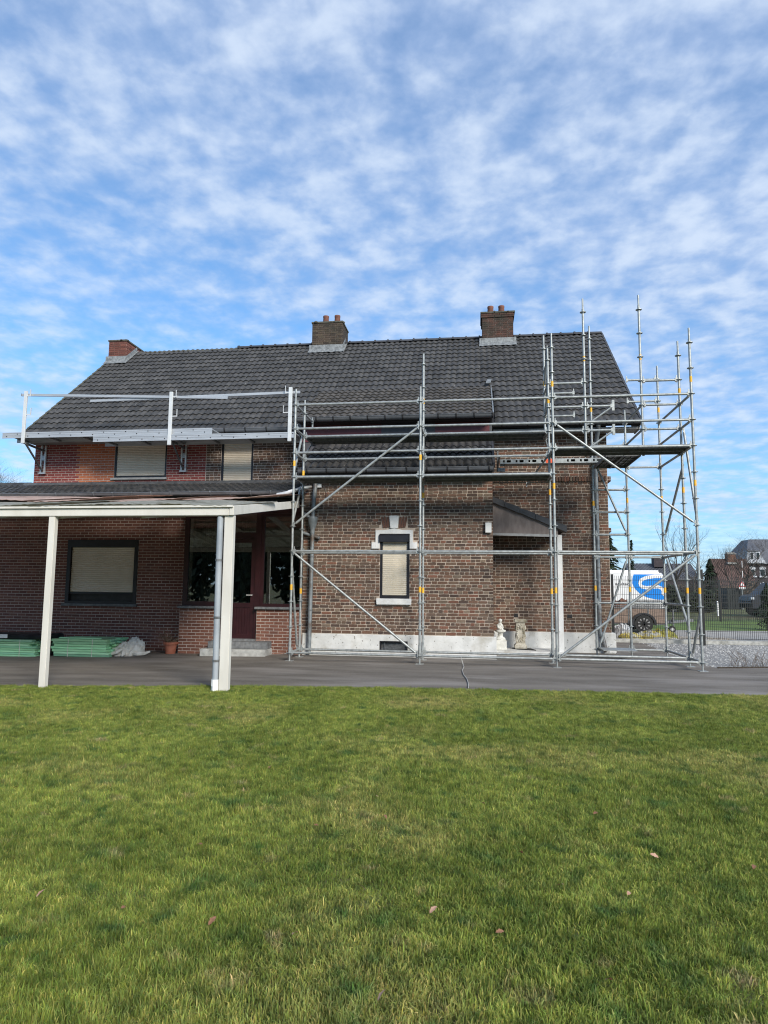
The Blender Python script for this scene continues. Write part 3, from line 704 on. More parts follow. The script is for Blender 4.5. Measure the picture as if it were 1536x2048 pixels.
RTM = datamesh(rt, 'ridge_tile', 'ridge_new', True)
for i in range(28): inst(RTM, 'ridge_tile', roof_main, (-3.92 + i * .404, 7.0, 9.035 + rnd.uniform(-.004, .004)))
ot = MB(); halfpipe(ot, .46, .12, .105, 5); OTM = datamesh(ot, 'ridge_tile', 'ridge_old')
for i in range(9): inst(OTM, 'ridge_tile', roof_main, (-7.95 + i * .449, 7.0, 8.985 + rnd.uniform(-.012, .012)), (rnd.uniform(-.04, .04), rnd.uniform(-.02, .02), 0), (1, 1, .7))
for x0, x1, nm in ((7.38, 7.43, 'ridge_new'), (-8.09, -8.03, 'ridge_old')):
    for i in range(19):
        y0, y1 = EAVE_Y - .02 + i * 4.42 / 19, EAVE_Y + (i + 1) * 4.42 / 19
        q = MB(); q.add([(x, y, roofz(y) + dz + (.05 if y == y0 else .03) * (dz > 0)) for x in (x0, x1) for (y, dz) in ((y0, -.09), (y1, -.09), (y1, .02), (y0, .02))], [(0, 1, 2, 3), (7, 6, 5, 4), (0, 4, 5, 1), (3, 2, 6, 7), (0, 3, 7, 4), (1, 5, 6, 2)]); q.build('verge_tile', nm, roof_main)
# soffits and fascias
for x0, x1 in ((-8.0, -.5), (4.06, 7.38)): q = MB(); q.box(x0, x1, 2.64, 3.1, 5.12, 5.17); q.build('soffit', 'soffit', house)
q = MB(); q.prism([(2.62, 5.10), (3.12, 5.10), (7.0, 8.75), (7.0, 8.92), (6.9, 8.92), (2.62, 5.25)], 0, 7.36, 7.385); q.build('barge_board', 'soffit', house)
# gutters
def gutter(x0, x1, y, z, r, m='zinc_gutter', step=.42, br='soffit_dark', phase=.2):
    n = 9; v = []; f = []
    for x in (x0, x1):
        for rr in (r, r - .006):
            for i in range(n): t = math.pi * (1 + i / (n - 1)); v.append((x, y + math.cos(t) * rr, z + math.sin(t) * rr * 1.05))
    for i in range(n - 1):
        f += [(i, i + 1, 2 * n + i + 1, 2 * n + i), (n + i, n + i + 1, 3 * n + i + 1, 3 * n + i), (i, i + 1, n + i + 1, n + i), (2 * n + i, 2 * n + i + 1, 3 * n + i + 1, 3 * n + i)]
    q = MB(); q.add(v, f); q.add([(x0, y + math.cos(math.pi * (1 + i / 8)) * r, z + math.sin(math.pi * (1 + i / 8)) * r) for i in range(9)], [tuple(range(9))]); q.add([(x1, y + math.cos(math.pi * (1 + i / 8)) * r, z + math.sin(math.pi * (1 + i / 8)) * r) for i in range(9)], [tuple(range(9))])
    q.tube((x0, y - r, z), (x1, y - r, z), .011, 6); g = q.build('gutter', m, house, smooth=True)
    b = MB()
    for i in range(8):
        t0, t1 = math.pi * (1 + i / 8), math.pi * (1 + (i + 1) / 8); p0, p1 = ((0, math.cos(t) * (r + .006), math.sin(t) * (r + .006) * 1.05) for t in (t0, t1)); b.bar(p0, p1, .028, .006, up=(0, -math.cos(t0), -math.sin(t0)))
    b.box(-.014, .014, -r - .02, -r + .01, -.01, .022)
    bm_ = datamesh(b, 'gutter_bracket', br)
    x = x0 + phase
    while x < x1: inst(bm_, 'gutter_bracket', g, (x, y, z)); x += step
    return g
gutter(-8.04, -.5, 2.52, 5.30, .075, step=.535)
gutter(4.06, 7.40, 2.52, 5.29, .075, step=.59)
gutter(-.52, 4.05, 1.90, 5.36, .082, step=.405, phase=.5)
gutter(-.14, 4.02, .86, 3.96, .078, step=.43)
gutter(-12, -.32, .95, 3.50, .066, step=.46, br='galv_dull')
# dormer face and cheeks
q = MB(); q.box(-.45, 4.0, 2.28, 2.34, 4.62, 5.42); dn = q.build('dormer_face', 'siding_grey', house)
for x0, x1, mm in ((-.45, 1.45, 'siding_red'), (2.72, 3.97, 'siding_red')):
    q = MB(); q.box(x0, x1, 2.262, 2.28, 4.88, 5.30); q.build('panel', mm, dn)
q = MB(); q.box(-.46, 4.01, 1.98, 2.28, 5.27, 5.30); q.build('soffit', 'soffit_dark', dn)
q = MB(); q.prism([(2.3, 4.62), (3.05, 5.2), (DT_Y - .1, DT_Z - .2), (DT_Y - .4, DT_Z - .2), (2.0, 5.34), (2.3, 5.2)], 0, 3.99, 4.03); q.prism([(2.3, 4.62), (3.05, 5.2), (DT_Y - .1, DT_Z - .2), (DT_Y - .4, DT_Z - .2), (2.0, 5.34), (2.3, 5.2)], 0, -.47, -.43); q.build('cheek', 'lead_dark', dn)
a = math.atan2(DT_Z - DG_Z, DT_Y - DG_Y)
q = MB(); q.bar((4.055, DG_Y - .02, DG_Z + .03), (4.055, DT_Y + .1, DT_Z + .10), .03, .03); q.build('flashing', 'zinc_pipe', roof_dorm)
q = MB(); q.bar((3.98, DT_Y - .1, DT_Z + .09), (4.02, DT_Y + .25, roofz(DT_Y + .25) + .10), .12, .02); q.build('lead_patch', 'lead', roof_dorm)
q = MB(); q.box(-.2, 4.02, 2.24, 2.29, 4.80, 4.87); q.build('apron_flashing', 'soffit_dark', roof_wing)
q = MB(); q.bar((4.03, .90, 3.985), (4.03, 2.28, 4.84), .05, .07); q.build('verge_trim', 'ridge_new', roof_wing)
q = MB(); q.box(-.1, 4.0, .95, 1.26, 3.80, 3.86); q.build('eave_board', 'soffit_dark', roof_wing)
q = MB(); q.prism([(2.92, 3.985), (3.06, 4.02), (3.06, 4.10), (3.02, 4.10)], 0, -8.2, -.12); q.build('apron_flashing', 'lead_dark', roof_ver)
q = MB(); q.add([(-12.1, 3.08, 4.03), (-8.02, 3.08, 4.03), (-8.02, 5.2, 3.46), (-12.1, 5.2, 3.46)], [(0, 1, 2, 3)]); q.tube((-12.1, 3.08, 4.04), (-8.04, 3.08, 4.04), .08, 8); q.build('ridge', 'tile_low', roof_ver)
q = MB(); q.box(-12, -8.02, 1.75, 5.0, -.25, 3.42); q.build('annexe_wall', 'gable_brick', house)
# chimneys
def blob(q, c, rx, ry, rz, n=8):
    q.lathe([(math.sin(math.pi * (i + .001) / 6), -math.cos(math.pi * i / 6) * rz) for i in range(7)], c, n, rx, ry)
def chimney(x0, x1, y0, y1, zb, zt, pal, pots, capped, mossy):
    q = MB(); q.box(x0 + .012, x1 - .012, y0 + .012, y1 - .012, zb, zt); ch = q.build('chimney', 'old_mortar', house)
    b = MB(); H = .068; nr = int((zt - .42 - zb - .0) / H) + 6; z = zb
    r = 0
    while z < zt - .02:
        out = .03 if (capped and z > zt - .16) else 0.
        for ax in ('f', 'l', 'r'):
            u0, u1 = (x0, x1) if ax == 'f' else (y0, y1); u = u0 - out + (0 if r % 2 else -.05)
            while u < u1 + out:
                e = min(u + .2, u1 + out); s = max(u, u0 - out)
                if e - s > .03:
                    c = rnd.choice(pal); k = rnd.uniform(.75, 1.2); c = tuple(t * k for t in c)
                    if ax == 'f': b_ = (s + .005, e - .005, y0 - out, y0 + .03, z + .004, z + H - .006)
                    elif ax == 'l': b_ = (x0 - out, x0 + .03, s + .005 + .012, e - .005, z + .004, z + H - .006)
                    else: b_ = (x1 - .03, x1 + out, s + .005 + .012, e - .005, z + .004, z + H - .006)
                    b.col = c; b.box(*b_)
                u = e
        z += H; r += 1
    bo = b.build('chimney_bricks', 'chimney_brick' if pots else 'old_brick', ch, kind='stuff')
    q = MB(); o = .05 if capped else .02
    q.prism([(x0 - o, y0 - o), (x1 + o, y0 - o), (x1 + o, y1 + o), (x0 - o, y1 + o)], 2, zt - .01, zt + .035); q.build('cap', 'ridge_old' if mossy else 'concrete', ch)
    q = MB()
    for i in range(16 if pots else 7): blob(q, (x0 + (x1 - x0) * rnd.random(), y0 + rnd.uniform(-.03, .12), zt + .02), rnd.uniform(.03, .07), .05, rnd.uniform(.02, .045), 7)
    q.build('moss', 'ridge_old', ch, smooth=True)
    for px in pots:
        q = MB(); q.lathe([(.105, 0), (.088, .30), (.095, .31), (.095, .36), (.06, .36), (.06, .1)], (px, (y0 + y1) / 2, zt + .03), 14); q.build('chimney_pot', 'old_pot', ch, smooth=True)
    # lead apron on the roof in front and at the sides
    q = MB(); zf = roofz(y0)
    n = 14; v = []
    for i in range(n + 1):
        x = x0 - .08 + (x1 - x0 + .16) * i / n
        v += [(x, y0 - .14 - rnd.uniform(0, .04) - .02 * (i % 2), roofz(y0 - .14) + .075 - .012 * (i % 2)), (x, y0 - .012, zf + .10), (x, y0 - .012, zf + .24)]
    q.add(v, [(3 * i + k, 3 * i + 3 + k, 3 * i + 4 + k, 3 * i + 1 + k) for i in range(n) for k in (0, 1)])
    for sx in (x0 - .012, x1 + .012):
        o = -.08 if sx < (x0 + x1) / 2 else .08
        ye = min(y1, RIDGE_Y)
        q.add([(sx, y0 - .02, zf + .07), (sx, ye, roofz(ye) + .07), (sx, ye, roofz(ye) + .22), (sx, y0 - .02, zf + .22), (sx + o, y0 - .2, roofz(y0 - .2) + .085), (sx + o, ye, roofz(ye) + .085)], [(0, 1, 2, 3), (0, 1, 5, 4)])
    q.build('lead_apron', 'lead', ch)
    return ch
CH = [(.075, .055, .042), (.06, .045, .036), (.09, .07, .05)]
chimney(-8.03, -7.42, 6.35, 7.6, 8.3, 9.22, [(.15, .055, .042), (.17, .065, .05), (.13, .05, .04)], [], False, True)
chimney(-1.38, -.42, 6.55, 7.45, 8.5, 9.60, CH, (-1.05, -.68), False, True)
chimney(3.86, 4.78, 6.55, 7.45, 8.5, 9.66, [(.085, .045, .036), (.10, .05, .038), (.07, .045, .036)], (4.12, 4.45), True, True)
# pipes
def pipe(name, pts, r, m, parent=house, clips=()):
    q = MB(); q.poly_tube(pts, r, 10); o = q.build(name, m, parent, smooth=True)
    for c in clips:
        q = MB(); q.tube((c[0], c[1], c[2] - .015), (c[0], c[1], c[2] + .015), r + .008, 10); q.build('pipe_clip', 'galv_dull', o)
    return o
pipe('downpipe', [(.18, 1.12, 3.85), (.17, 1.12, 3.6), (.14, 1.12, 3.2), (.13, 1.12, 2.95)], .045, 'zinc_pipe')
q = MB(); q.lathe([(.05, 0), (.05, .08), (.10, .22), (.11, .32), (.11, .36)], (.13, 1.12, 2.60), 12); q.build('rainwater_head', 'zinc_pipe', house, smooth=True)
pipe('downpipe', [(.13, 1.12, 2.62), (.12, 1.12, 1.5), (.11, 1.12, .35), (.11, 1.10, .02)], .045, 'zinc_pipe', clips=((.125, 1.12, 2.1), (.115, 1.12, .95)))
pipe('overflow_pipe', [(-.62, .9, 3.42), (-.50, .9, 3.44), (-.22, .92, 3.52)], .045, 'bag_white')
pipe('overflow_pipe', [(-.22, .93, 3.52), (-.08, 1.0, 3.58), (.08, 1.12, 3.62)], .042, 'zinc_pipe')
pipe('drain_stub', [(-.1, 1.15, 3.05), (.06, 1.15, 2.95), (.08, 1.15, 2.85)], .04, 'zinc_pipe')
pipe('drain_stub', [(-.1, 1.17, 2.62), (.28, 1.17, 2.50)], .035, 'zinc_pipe')
pipe('downpipe', [(6.45, 2.55, 5.22), (6.45, 2.7, 5.05), (6.44, 2.98, 4.75), (6.44, 3.0, 4.5), (6.44, 3.0, .5), (6.50, 2.98, .35), (6.56, 2.96, .05)], .05, 'zinc_pipe', clips=((6.44, 3.0, 1.95), (6.44, 3.0, 3.3), (6.44, 3.0, 1.0)))
q = MB(); q.box(.20, .29, 1.18, 1.25, 3.62, 3.70); q.build('junction_box', 'sign_white', house)
q = MB(); q.poly_tube([(.29, 1.22, 3.66), (.36, 1.22, 3.62), (.40, 1.22, 3.5), (.385, 1.22, 3.4)], .005, 5); q.build('cable', 'black_plastic', house)

# ------------------------------------------------------------------ patio canopy
cpy = thing('patio_canopy', 'cream timber patio canopy on square posts with warped weathered roof sheets', 'canopy', (-1.2, -3.85, gz(-1.2)))
for x0, x1, y0, y1, zt in ((-2.625, -2.525, -3.925, -3.835, 2.47), (.09, .225, -3.90, -3.80, 2.48), (-7.0, -6.90, -3.925, -3.835, 2.45)):
    q = MB(); q.box(x0, x1, y0, y1, gz(x0) - .02, zt); q.build('post', 'cream_paint', cpy, bevel=.008)
q = MB(); q.box(-9.0, .17, -3.94, -3.80, 2.465, 2.595); q.build('front_beam', 'cream_paint', cpy, bevel=.006)
q = MB(); q.box(-9.0, .235, -3.975, -3.942, 2.58, 2.61); q.build('edge_strip', 'cream_paint', cpy)
q = MB(); q.add([(x - (.35 if y > 0 else 0), y, z) for x in (.175, .245) for y, z in ((-3.945, 2.465), (.85, 3.13), (.85, 3.28), (-3.945, 2.60))], [(0, 1, 2, 3), (7, 6, 5, 4), (0, 4, 5, 1), (3, 2, 6, 7), (0, 3, 7, 4), (1, 5, 6, 2)]); q.build('side_beam', 'cream_paint', cpy, bevel=.005)
for x in (-1.2, -2.55, -3.9, -5.3, -6.7, -8.0):
    q = MB(); q.bar((x, -3.8, 2.50), (x, .85, 3.17), .06, .12); q.build('rafter', 'cream_paint', cpy)
for y in (-2.2, -.6):
    zz = 2.60 + (y + 3.9) * .1477; q = MB(); q.box(-9, -.15, y - .03, y + .03, zz - .045, zz - .005); q.build('purlin', 'cream_paint', cpy)
def warped(x0, x1, y0, y1, z, amp, seed, mname):
    r = random.Random(seed); nx, ny = 18, 10; v = []; f = []
    a, b, c = r.uniform(0, 6), r.uniform(.6, 1.3), r.uniform(-1, 1) * amp
    for j in range(ny + 1):
        for i in range(nx + 1):
            x = x0 + (x1 - x0) * i / nx; y = y0 + (y1 - y0) * j / ny; s, t = i / nx, j / ny
            zz = z + 2.612 + (y + 3.95) * .1477 + amp * .5 * (math.sin(a + s * 3.1 * b) + 1) * (1 - .6 * abs(t - .5)) + c * (s - .5) * .7 + .006 * math.sin(x / .076 * 2 * math.pi / 2)
            v.append((x, y, zz))
    for j in range(ny):
        for i in range(nx): k = j * (nx + 1) + i; f.append((k, k + 1, k + nx + 2, k + nx + 1))
    n = len(v); v += [(x, y, zz - .006) for x, y, zz in v]
    f += [tuple(n + k for k in reversed(q)) for q in f]
    for i in range(nx): f.append((i, n + i, n + i + 1, i + 1))
    q = MB(); q.add(v, f); return q.build('roof_sheet', mname, cpy)
for i in range(9):
    x0 = -9.0 + i * 1.01; warped(x0, x0 + 1.07, -3.98, -1.5, .002 + .012 * (i % 2), .035, i, 'sheet_pale')
for i in range(6):
    x0 = -9.0 + i * 1.48; warped(x0, x0 + 1.56, -1.9 + rnd.uniform(-.3, .2), .9, .035 + .014 * (i % 2), .085, 30 + i, 'sheet_pink')
o = pipe('downpipe', [(.02, -3.87, 2.46), (.02, -3.87, 1.6), (.03, -3.87, .2), (.02, -3.89, .0)], .045, 'pvc_grey', cpy, clips=((.02, -3.87, 1.83), (.025, -3.87, 1.02), (.03, -3.87, .42)))
q = MB(); q.tube((.03, -3.88, .0), (.03, -3.87, .16), .055, 10); q.build('pipe_shoe', 'bag_white', cpy)

# ------------------------------------------------------------------ scaffold
scf = thing('scaffold', 'galvanised steel tube scaffold with ring locks, decks and yellow marked standards before the house', 'scaffold', (3.8, 0, 0))
ZR = lambda k: .1586 + .5 * k
ros = MB(); ros.lathe([(.030, -.005), (.062, -.005), (.062, .005), (.030, .005)], n=12); ros.tube((0, 0, -.03), (0, 0, .03), .029, 10)
ROS = datamesh(ros, 'rosette', 'galvanised')
bnd = MB(); bnd.tube((0, 0, -.055), (0, 0, .055), .0262, 10); BND = datamesh(bnd, 'yellow_band', 'yellow_band', True)
def standard(x, y, z0, z1, bands=(), jack=True, kr=None):
    q = MB(); zb = .17 if jack else z0
    q.tube((x, y, zb), (x, y, z1 - .22), .0242, 12); q.tube((x, y, z1 - .22), (x, y, z1), .0190, 10)
    o = q.build('standard', 'galvanised', scf, smooth=True)
    for k in range(0, 16):
        if zb - .02 <= ZR(k) <= z1 - .2: inst(ROS, 'rosette', o, (x, y, ZR(k)))
    for b in bands: inst(BND, 'yellow_band', o, (x, y, b))
    if jack:
        g = 0.; q = MB(); q.tube((x, y, g), (x, y, .2), .017, 8); q.box(x - .075, x + .075, y - .075, y + .075, g, g + .008); q.tube((x, y, .125), (x, y, .155), .03, 6)
        q.bar((x - .10, y - .01, .14), (x + .10, y + .01, .14), .02, .012); q.tube((x, y, .17), (x, y, .36), .0285, 10); q.build('base_jack', 'galvanised', o, smooth=True)
    return o
def head(q, p, d):
    a = Vector(p) + d * .052; q.bar(a - Vector((0, 0, .035)), a + Vector((0, 0, .04)), .045, .045)
    b = Vector(p) + d * .045; q.bar(b - Vector((0, 0, .055)), b + Vector((0, 0, .095)), .012, .02)
def ledger(p, q_, r=.0242, heads=(1, 1), name='ledger'):
    p, q_ = Vector(p), Vector(q_); d = (q_ - p).normalized(); q = MB()
    q.tube(p + d * .05, q_ - d * .05, r, 10)
    if heads[0]: head(q, p, d)
    if heads[1]: head(q, q_, -d)
    return q.build(name, 'galvanised', scf, smooth=True)
def brace(p, q_, r=.0242):
    p, q_ = Vector(p), Vector(q_); d = (q_ - p).normalized(); q = MB(); q.tube(p + d * .1, q_ - d * .1, r, 10)
    for a, s in ((p, d), (q_, -d)): q.bar(a + s * .02, a + s * .14, .03, .012); q.bar(a + s * .05 - Vector((0, 0, .05)), a + s * .05 + Vector((0, 0, .06)), .02, .02)
    return q.build('diagonal_brace', 'galvanised', scf, smooth=True)
B = 2.57
yb = [1.42, 3.86]
standard(0, 0, 0, 5.49, (1.44, 3.94)); standard(0, .73, 0, 5.46, (1.36, 3.86)); standard(B, 0, 0, 5.46, (1.42, 4.02)); standard(B, .73, 0, 6.40, (1.40, 3.36, 5.36))
standard(2 * B, 0, 0, 6.45, (1.43, 3.42, 5.43)); standard(2 * B, .73, 0, 6.41, (1.41, 3.40, 5.30)); standard(3 * B, 0, 0, 6.45, (1.45, 3.45, 5.44)); standard(3 * B, .73, 0, 6.46, (1.45, 3.42, 5.42))
standard(6.25, 2.3, 0, 7.47, (1.48, 3.36, 5.50)); standard(6.98, 2.3, 0, 5.47, (1.46, 3.42)); standard(7.71, 2.3, 0, 6.47, (1.45, 3.45, 5.45))
standard(5.87, .73, 4.12, 7.45, (6.16,), False); standard(6.98, .73, 4.12, 7.47, (6.15,), False); standard(5.14, 1.46, 4.62, 6.97, (5.88,), False)
X = [0, B, 2 * B, 3 * B]
for i in range(3):
    ks = (0, 4, 7, 8, 9, 10) if i < 2 else (0, 4, 8, 9, 10)
    for k in ks: ledger((X[i], 0, ZR(k)), (X[i + 1], 0, ZR(k)))
    for k in ((0, 4, 7, 8, 9) if i < 2 else (0, 4, 8)): ledger((X[i], .73, ZR(k)), (X[i + 1], .73, ZR(k)))
for i, x in enumerate(X):
    for k in ((0, 4, 7, 8, 9) if i < 2 else (0, 4, 7, 8) if i == 2 else (4, 8, 9, 10)): ledger((x, 0, ZR(k)), (x, .73, ZR(k)), name='transom')
ledger((0, 0, ZR(10)), (0, 1.46, ZR(10)), heads=(1, 1), name='transom'); q = MB(); q.bar((0, 1.44, ZR(10) - .12), (0, 1.44, ZR(10) + .03), .03, .03); q.build('rail_end', 'galvanised', scf)
for k in (9, 10, 11): ledger((5.14, .73, ZR(k)), (5.87, .73, ZR(k)))
for k in (10, 11): ledger((5.14, 1.46, ZR(k)), (5.80, 1.46, ZR(k)), heads=(1, 1))
for k in (9, 10, 11, 12): ledger((5.14, .73, ZR(k)), (5.14, 1.46, ZR(k)), name='transom')
brace((5.14, .73, ZR(11)), (5.14, 1.46, ZR(10))); brace((5.14, .73, ZR(12) + .3), (5.14, 1.46, ZR(12) - .35))
for k in (9, 10):
    ledger((5.87, .73, ZR(k)), (6.44, .73, ZR(k)), name='console'); q = MB(); q.tube((6.40, .73, ZR(k) - .02), (5.90, .73, ZR(k) - .38), .018, 8); q.bar((6.42, .73, ZR(k) - .10), (6.42, .73, ZR(k) + .12), .035, .05); q.build('console_strut', 'galvanised', scf)
for k in (9, 10, 11): ledger((6.98, .73, ZR(k)), (7.71, .73, ZR(k)))
for k in (11, 12): ledger((7.0, 2.3, ZR(k)), (7.71, 2.3, ZR(k)), heads=(1, 1))
for k in (9, 10): ledger((7.71, .73, ZR(k)), (7.71, 2.3, ZR(k)), name='transom'); ledger((6.98, .73, ZR(k)), (6.98, 2.3, ZR(k)), name='transom')
for k in (0, 2, 4, 5, 6, 7, 9): ledger((6.25, 2.3, ZR(k)), (6.98, 2.3, ZR(k)))
for k in (0, 2, 4, 8): ledger((6.98, 2.3, ZR(k)), (7.71, 2.3, ZR(k)))
for k in (0, 2, 4, 8): ledger((7.71, .73, ZR(k)), (7.71, 2.3, ZR(k)), name='transom')
ledger((3 * B, 0, ZR(0)), (3 * B, .73, ZR(0)), name='transom')
brace((0, -.045, ZR(5)), (B, -.045, ZR(9))); brace((0, -.045, ZR(4)), (B, -.045, ZR(0))); brace((2 * B, -.045, ZR(9)), (3 * B, -.045, ZR(5))); brace((2 * B, -.045, ZR(0)), (3 * B, -.045, ZR(4)))
brace((-.04, .70, ZR(9)), (-.04, .06, ZR(7))); brace((-.04, .06, ZR(4)), (-.04, .70, ZR(0))); brace((-.04, .70, ZR(7) - .1), (-.04, .06, ZR(5)))
brace((7.75, .78, ZR(8) - .2), (7.75, 2.25, ZR(5) - .0)); brace((7.75, 2.25, ZR(4)), (7.75, .78, ZR(1))); brace((7.75, .70, ZR(9)), (7.75, .06, ZR(5))); brace((7.75, .06, ZR(2)), (7.75, .70, ZR(0) + .05))
brace((6.30, 2.26, ZR(8) + .1), (6.95, 2.26, ZR(5))); brace((6.94, 2.26, ZR(4)), (6.30, 2.26, ZR(0) + .05))
brace((5.14, .70, ZR(8) + .02), (4.75, 1.9, ZR(7) + .05), .02)
def deck(x0, x1, y0, y1, z, n=2, along='x'):
    """steel planks, ribbed, side by side"""
    w = ((y1 - y0) if along == 'x' else (x1 - x0)) / n
    for i in range(n):
        q = MB()
        def bx(a0, a1, b0, b1, c0, c1):
            q.box(a0, a1, b0, b1, c0, c1) if along == 'x' else q.box(b0, b1, a0, a1, c0, c1)
        L0, L1, w0 = (x0, x1, y0 + i * w) if along == 'x' else (y0, y1, x0 + i * w)
        bx(L0 + .03, L1 - .03, w0 + .005, w0 + w - .005, z + .055, z + .06)
        for e in (w0 + .005, w0 + w - .020): bx(L0 + .03, L1 - .03, e, e + .015, z - .01, z + .054)
        for e in (w0 + w * .33, w0 + w * .66): bx(L0 + .04, L1 - .04, e - .006, e + .006, z + .03, z + .054)
        k = L0 + .25
        while k < L1 - .1: bx(k, k + .025, w0 + .021, w0 + w - .021, z + .036, z + .0545); k += .32
        for e in (L0 + .03, L1 - .06): bx(e, e + .03, w0 + .021, w0 + w - .021, z - .005, z + .053)
        q.build('deck_plank', 'galv_dull', scf)
for i in range(2):
    deck(X[i], X[i + 1], .045, .685, ZR(7) - .02); deck(X[i], X[i + 1], .78, 1.42, ZR(9) - .02)
deck(X[2], X[3], .045, .685, ZR(8) - .02)
deck(6.27, 6.96, .78, 2.26, ZR(8) - .02, 2, 'y')
q = MB()
for x in X[:3]:
    q.tube((x, .75, ZR(9)), (x, 1.46, ZR(9)), .022, 8); q.tube((x, .76, ZR(9) - .42), (x, 1.40, ZR(9) - .03), .016, 8)
    q.build('bracket', 'galvanised', scf); q = MB()
# perforated plank near the main wall, with orange mark
px0, px1, py, pz = 4.20, 6.42, 2.02, 4.275
q = MB(); q.box(px0, px1, py + .004, py + .32, pz + .055, pz + .062); q.box(px0, px1, py, py + .004, pz + .042, pz + .062); q.box(px0, px1, py, py + .004, pz - .04, pz - .012)
k = px0
holes = []
while k < px1 - .05: holes.append((k + .06, k + .10, 0)); holes.append((k + .145, k + .235, 1)); k += .28
a = px0
for h0, h1, _ in holes:
    if 5.12 < h0 < 5.62: continue
    if h1 > px1: break
    q.box(a, h0, py, py + .004, pz - .012, pz + .042); a = h1
q.box(a, px1, py, py + .004, pz - .012, pz + .042); q.box(px0, px1, py + .316, py + .32, pz - .04, pz + .06); q.box(px0 + .1, px1, py + .004, py + .316, pz - .04, pz - .036)
for i in range(18): q.box(px0 + .1 + i * .125, px0 + .112 + i * .125, py + .002, py + .02, pz + .062, pz + .082)
pk = q.build('deck_plank', 'galvanised', scf)
q = MB(); q.box(5.20, 5.40, py - .004, py - .001, pz - .034, pz + .056); q.build('orange_mark', 'orange_band', pk)
q = MB(); q.tube((4.14, 2.0, 4.05), (4.14, 2.0, 4.52), .022, 8); q.bar((4.14, 2.0, 4.10), (4.30, 2.05, 4.10), .05, .08); q.tube((4.14, 2.0, ZR(8)), (4.14, .73, ZR(8)), .02, 8); q.build('plank_hanger', 'galv_dull', scf)
q = MB(); q.box(6.27, 6.95, 1.62, 2.25, .185, .20); q.build('foot_plate', 'galvanised', scf)

# ------------------------------------------------------------------ aluminium roof-edge platform
def edge_bracket(x, zt, zb, wallx, label, wall=True):
    t = thing('roof_edge_bracket', label, 'bracket', (x, 2.0, zb), 'roof edge brackets')
    q = MB(); q.box(x - .045, x + .045, 1.955, 2.0, zb, zt); q.build('guard_post', 'alu_white', t, bevel=.008)
    for z, l in ((zt - .12, .09), (zt - .60, .13)):
        q = MB(); s = 1 if x < -1 else -1
        q.box(x + s * .04, x + s * (.04 + l), 1.965, 1.985, z - .02, z); q.box(x + s * (.03 + l), x + s * (.04 + l), 1.96, 1.99, z, z + .16); q.build('rail_hook', 'alu_white', t)
    if wall:
        wx = wallx
        for dx in (-.055, .055):
            q = MB(); q.box(wx + dx - .018, wx + dx + .018, 3.03, 3.075, 4.36, 5.10); q.build('wall_rail', 'alu_white', t)
        q = MB(); q.box(wx - .036, wx + .036, 3.035, 3.07, 4.70, 4.83); q.box(wx - .09, wx + .09, 3.01, 3.07, 4.335, 4.375); q.build('clamp_plate', 'aluminium', t)
        q = MB(); q.bar((wx, 3.03, 4.42), (x + .02, 2.05, 4.95), .03, .045); q.build('strut', 'galv_dull', t)
        q = MB(); q.bar((wx, 3.05, 4.96), (x, 1.98, 4.96), .04, .05); q.build('arm', 'galv_dull', t)
    return t
edge_bracket(-7.55, 6.27, 4.93, -7.72, 'leftmost white guard post of the roof edge platform, at the house corner')
edge_bracket(-3.68, 6.13, 4.81, -3.79, 'middle white guard post of the roof edge platform, between the upper windows')
edge_bracket(-.69, 6.15, 4.84, -.69, 'white guard post of the roof edge platform beside the steel scaffold', False)
def alu_plank(x0, x1, z0, z1, y0, label):
    t = thing('aluminium_plank', label, 'plank', ((x0 + x1) / 2, y0, z0), 'aluminium platform planks'); h = z1 - z0
    q = MB(); q.box(x0, x1, y0, y0 + .006, z0, z1); q.box(x0, x1, y0 - .006, y0, z0, z0 + .03); q.box(x0, x1, y0 - .006, y0, z1 - .03, z1); q.box(x0, x1, y0 - .004, y0, z0 + h * .47, z0 + h * .53); q.build('side_beam', 'aluminium', t)
    q = MB(); q.box(x0, x1, y0 + .54, y0 + .546, z0, z1); q.build('side_beam', 'aluminium', t)
    q = MB(); q.box(x0, x1, y0 + .006, y0 + .54, z1 - .045, z1 - .02); q.build('deck', 'aluminium', t)
    x = x0 + .3
    while x < x1 - .1: q = MB(); q.box(x, x + .05, y0 + .007, y0 + .539, z0 + .01, z0 + .05); q.build('rung', 'galv_dull', t); x += .9
    x = x0 + .12; i = 0
    while x < x1 - .05: q = MB(); q.tube((x, y0 - .0075, z0 + h * (.72 if i % 2 else .32)), (x, y0 + .004, z0 + h * (.72 if i % 2 else .32)), .013, 8); q.build('bolt_hole', 'soffit_dark', t); x += .29; i += 1
    return t
alu_plank(-8.15, -2.62, 5.075, 5.22, 2.015, 'upper left aluminium platform plank along the gutter, overhanging the house corner')
alu_plank(-5.66, -.54, 4.925, 5.065, 1.97, 'lower right aluminium platform plank ending at the steel scaffold')
def rail(p, q_, label):
    t = thing('guard_rail', label, 'rail', p, 'aluminium guard rails'); q = MB(); q.bar(p, q_, .035, .06); q.build('rail_tube', 'aluminium', t); q = MB()
    d = (Vector(q_) - Vector(p)).normalized()
    for e, s in ((Vector(p), -1), (Vector(q_), 1)): q.bar(e, e + d * s * .012, .039, .064)
    q.build('end_cap', 'galv_dull', t); return t
rail((-7.70, 2.03, 6.19), (-2.26, 2.03, 5.955), 'left aluminium guard rail on the roof edge platform, ending over the tiles')
rail((-5.85, 2.07, 5.99), (-.48, 2.07, 6.05), 'right aluminium guard rail on the roof edge platform, reaching the steel scaffold')

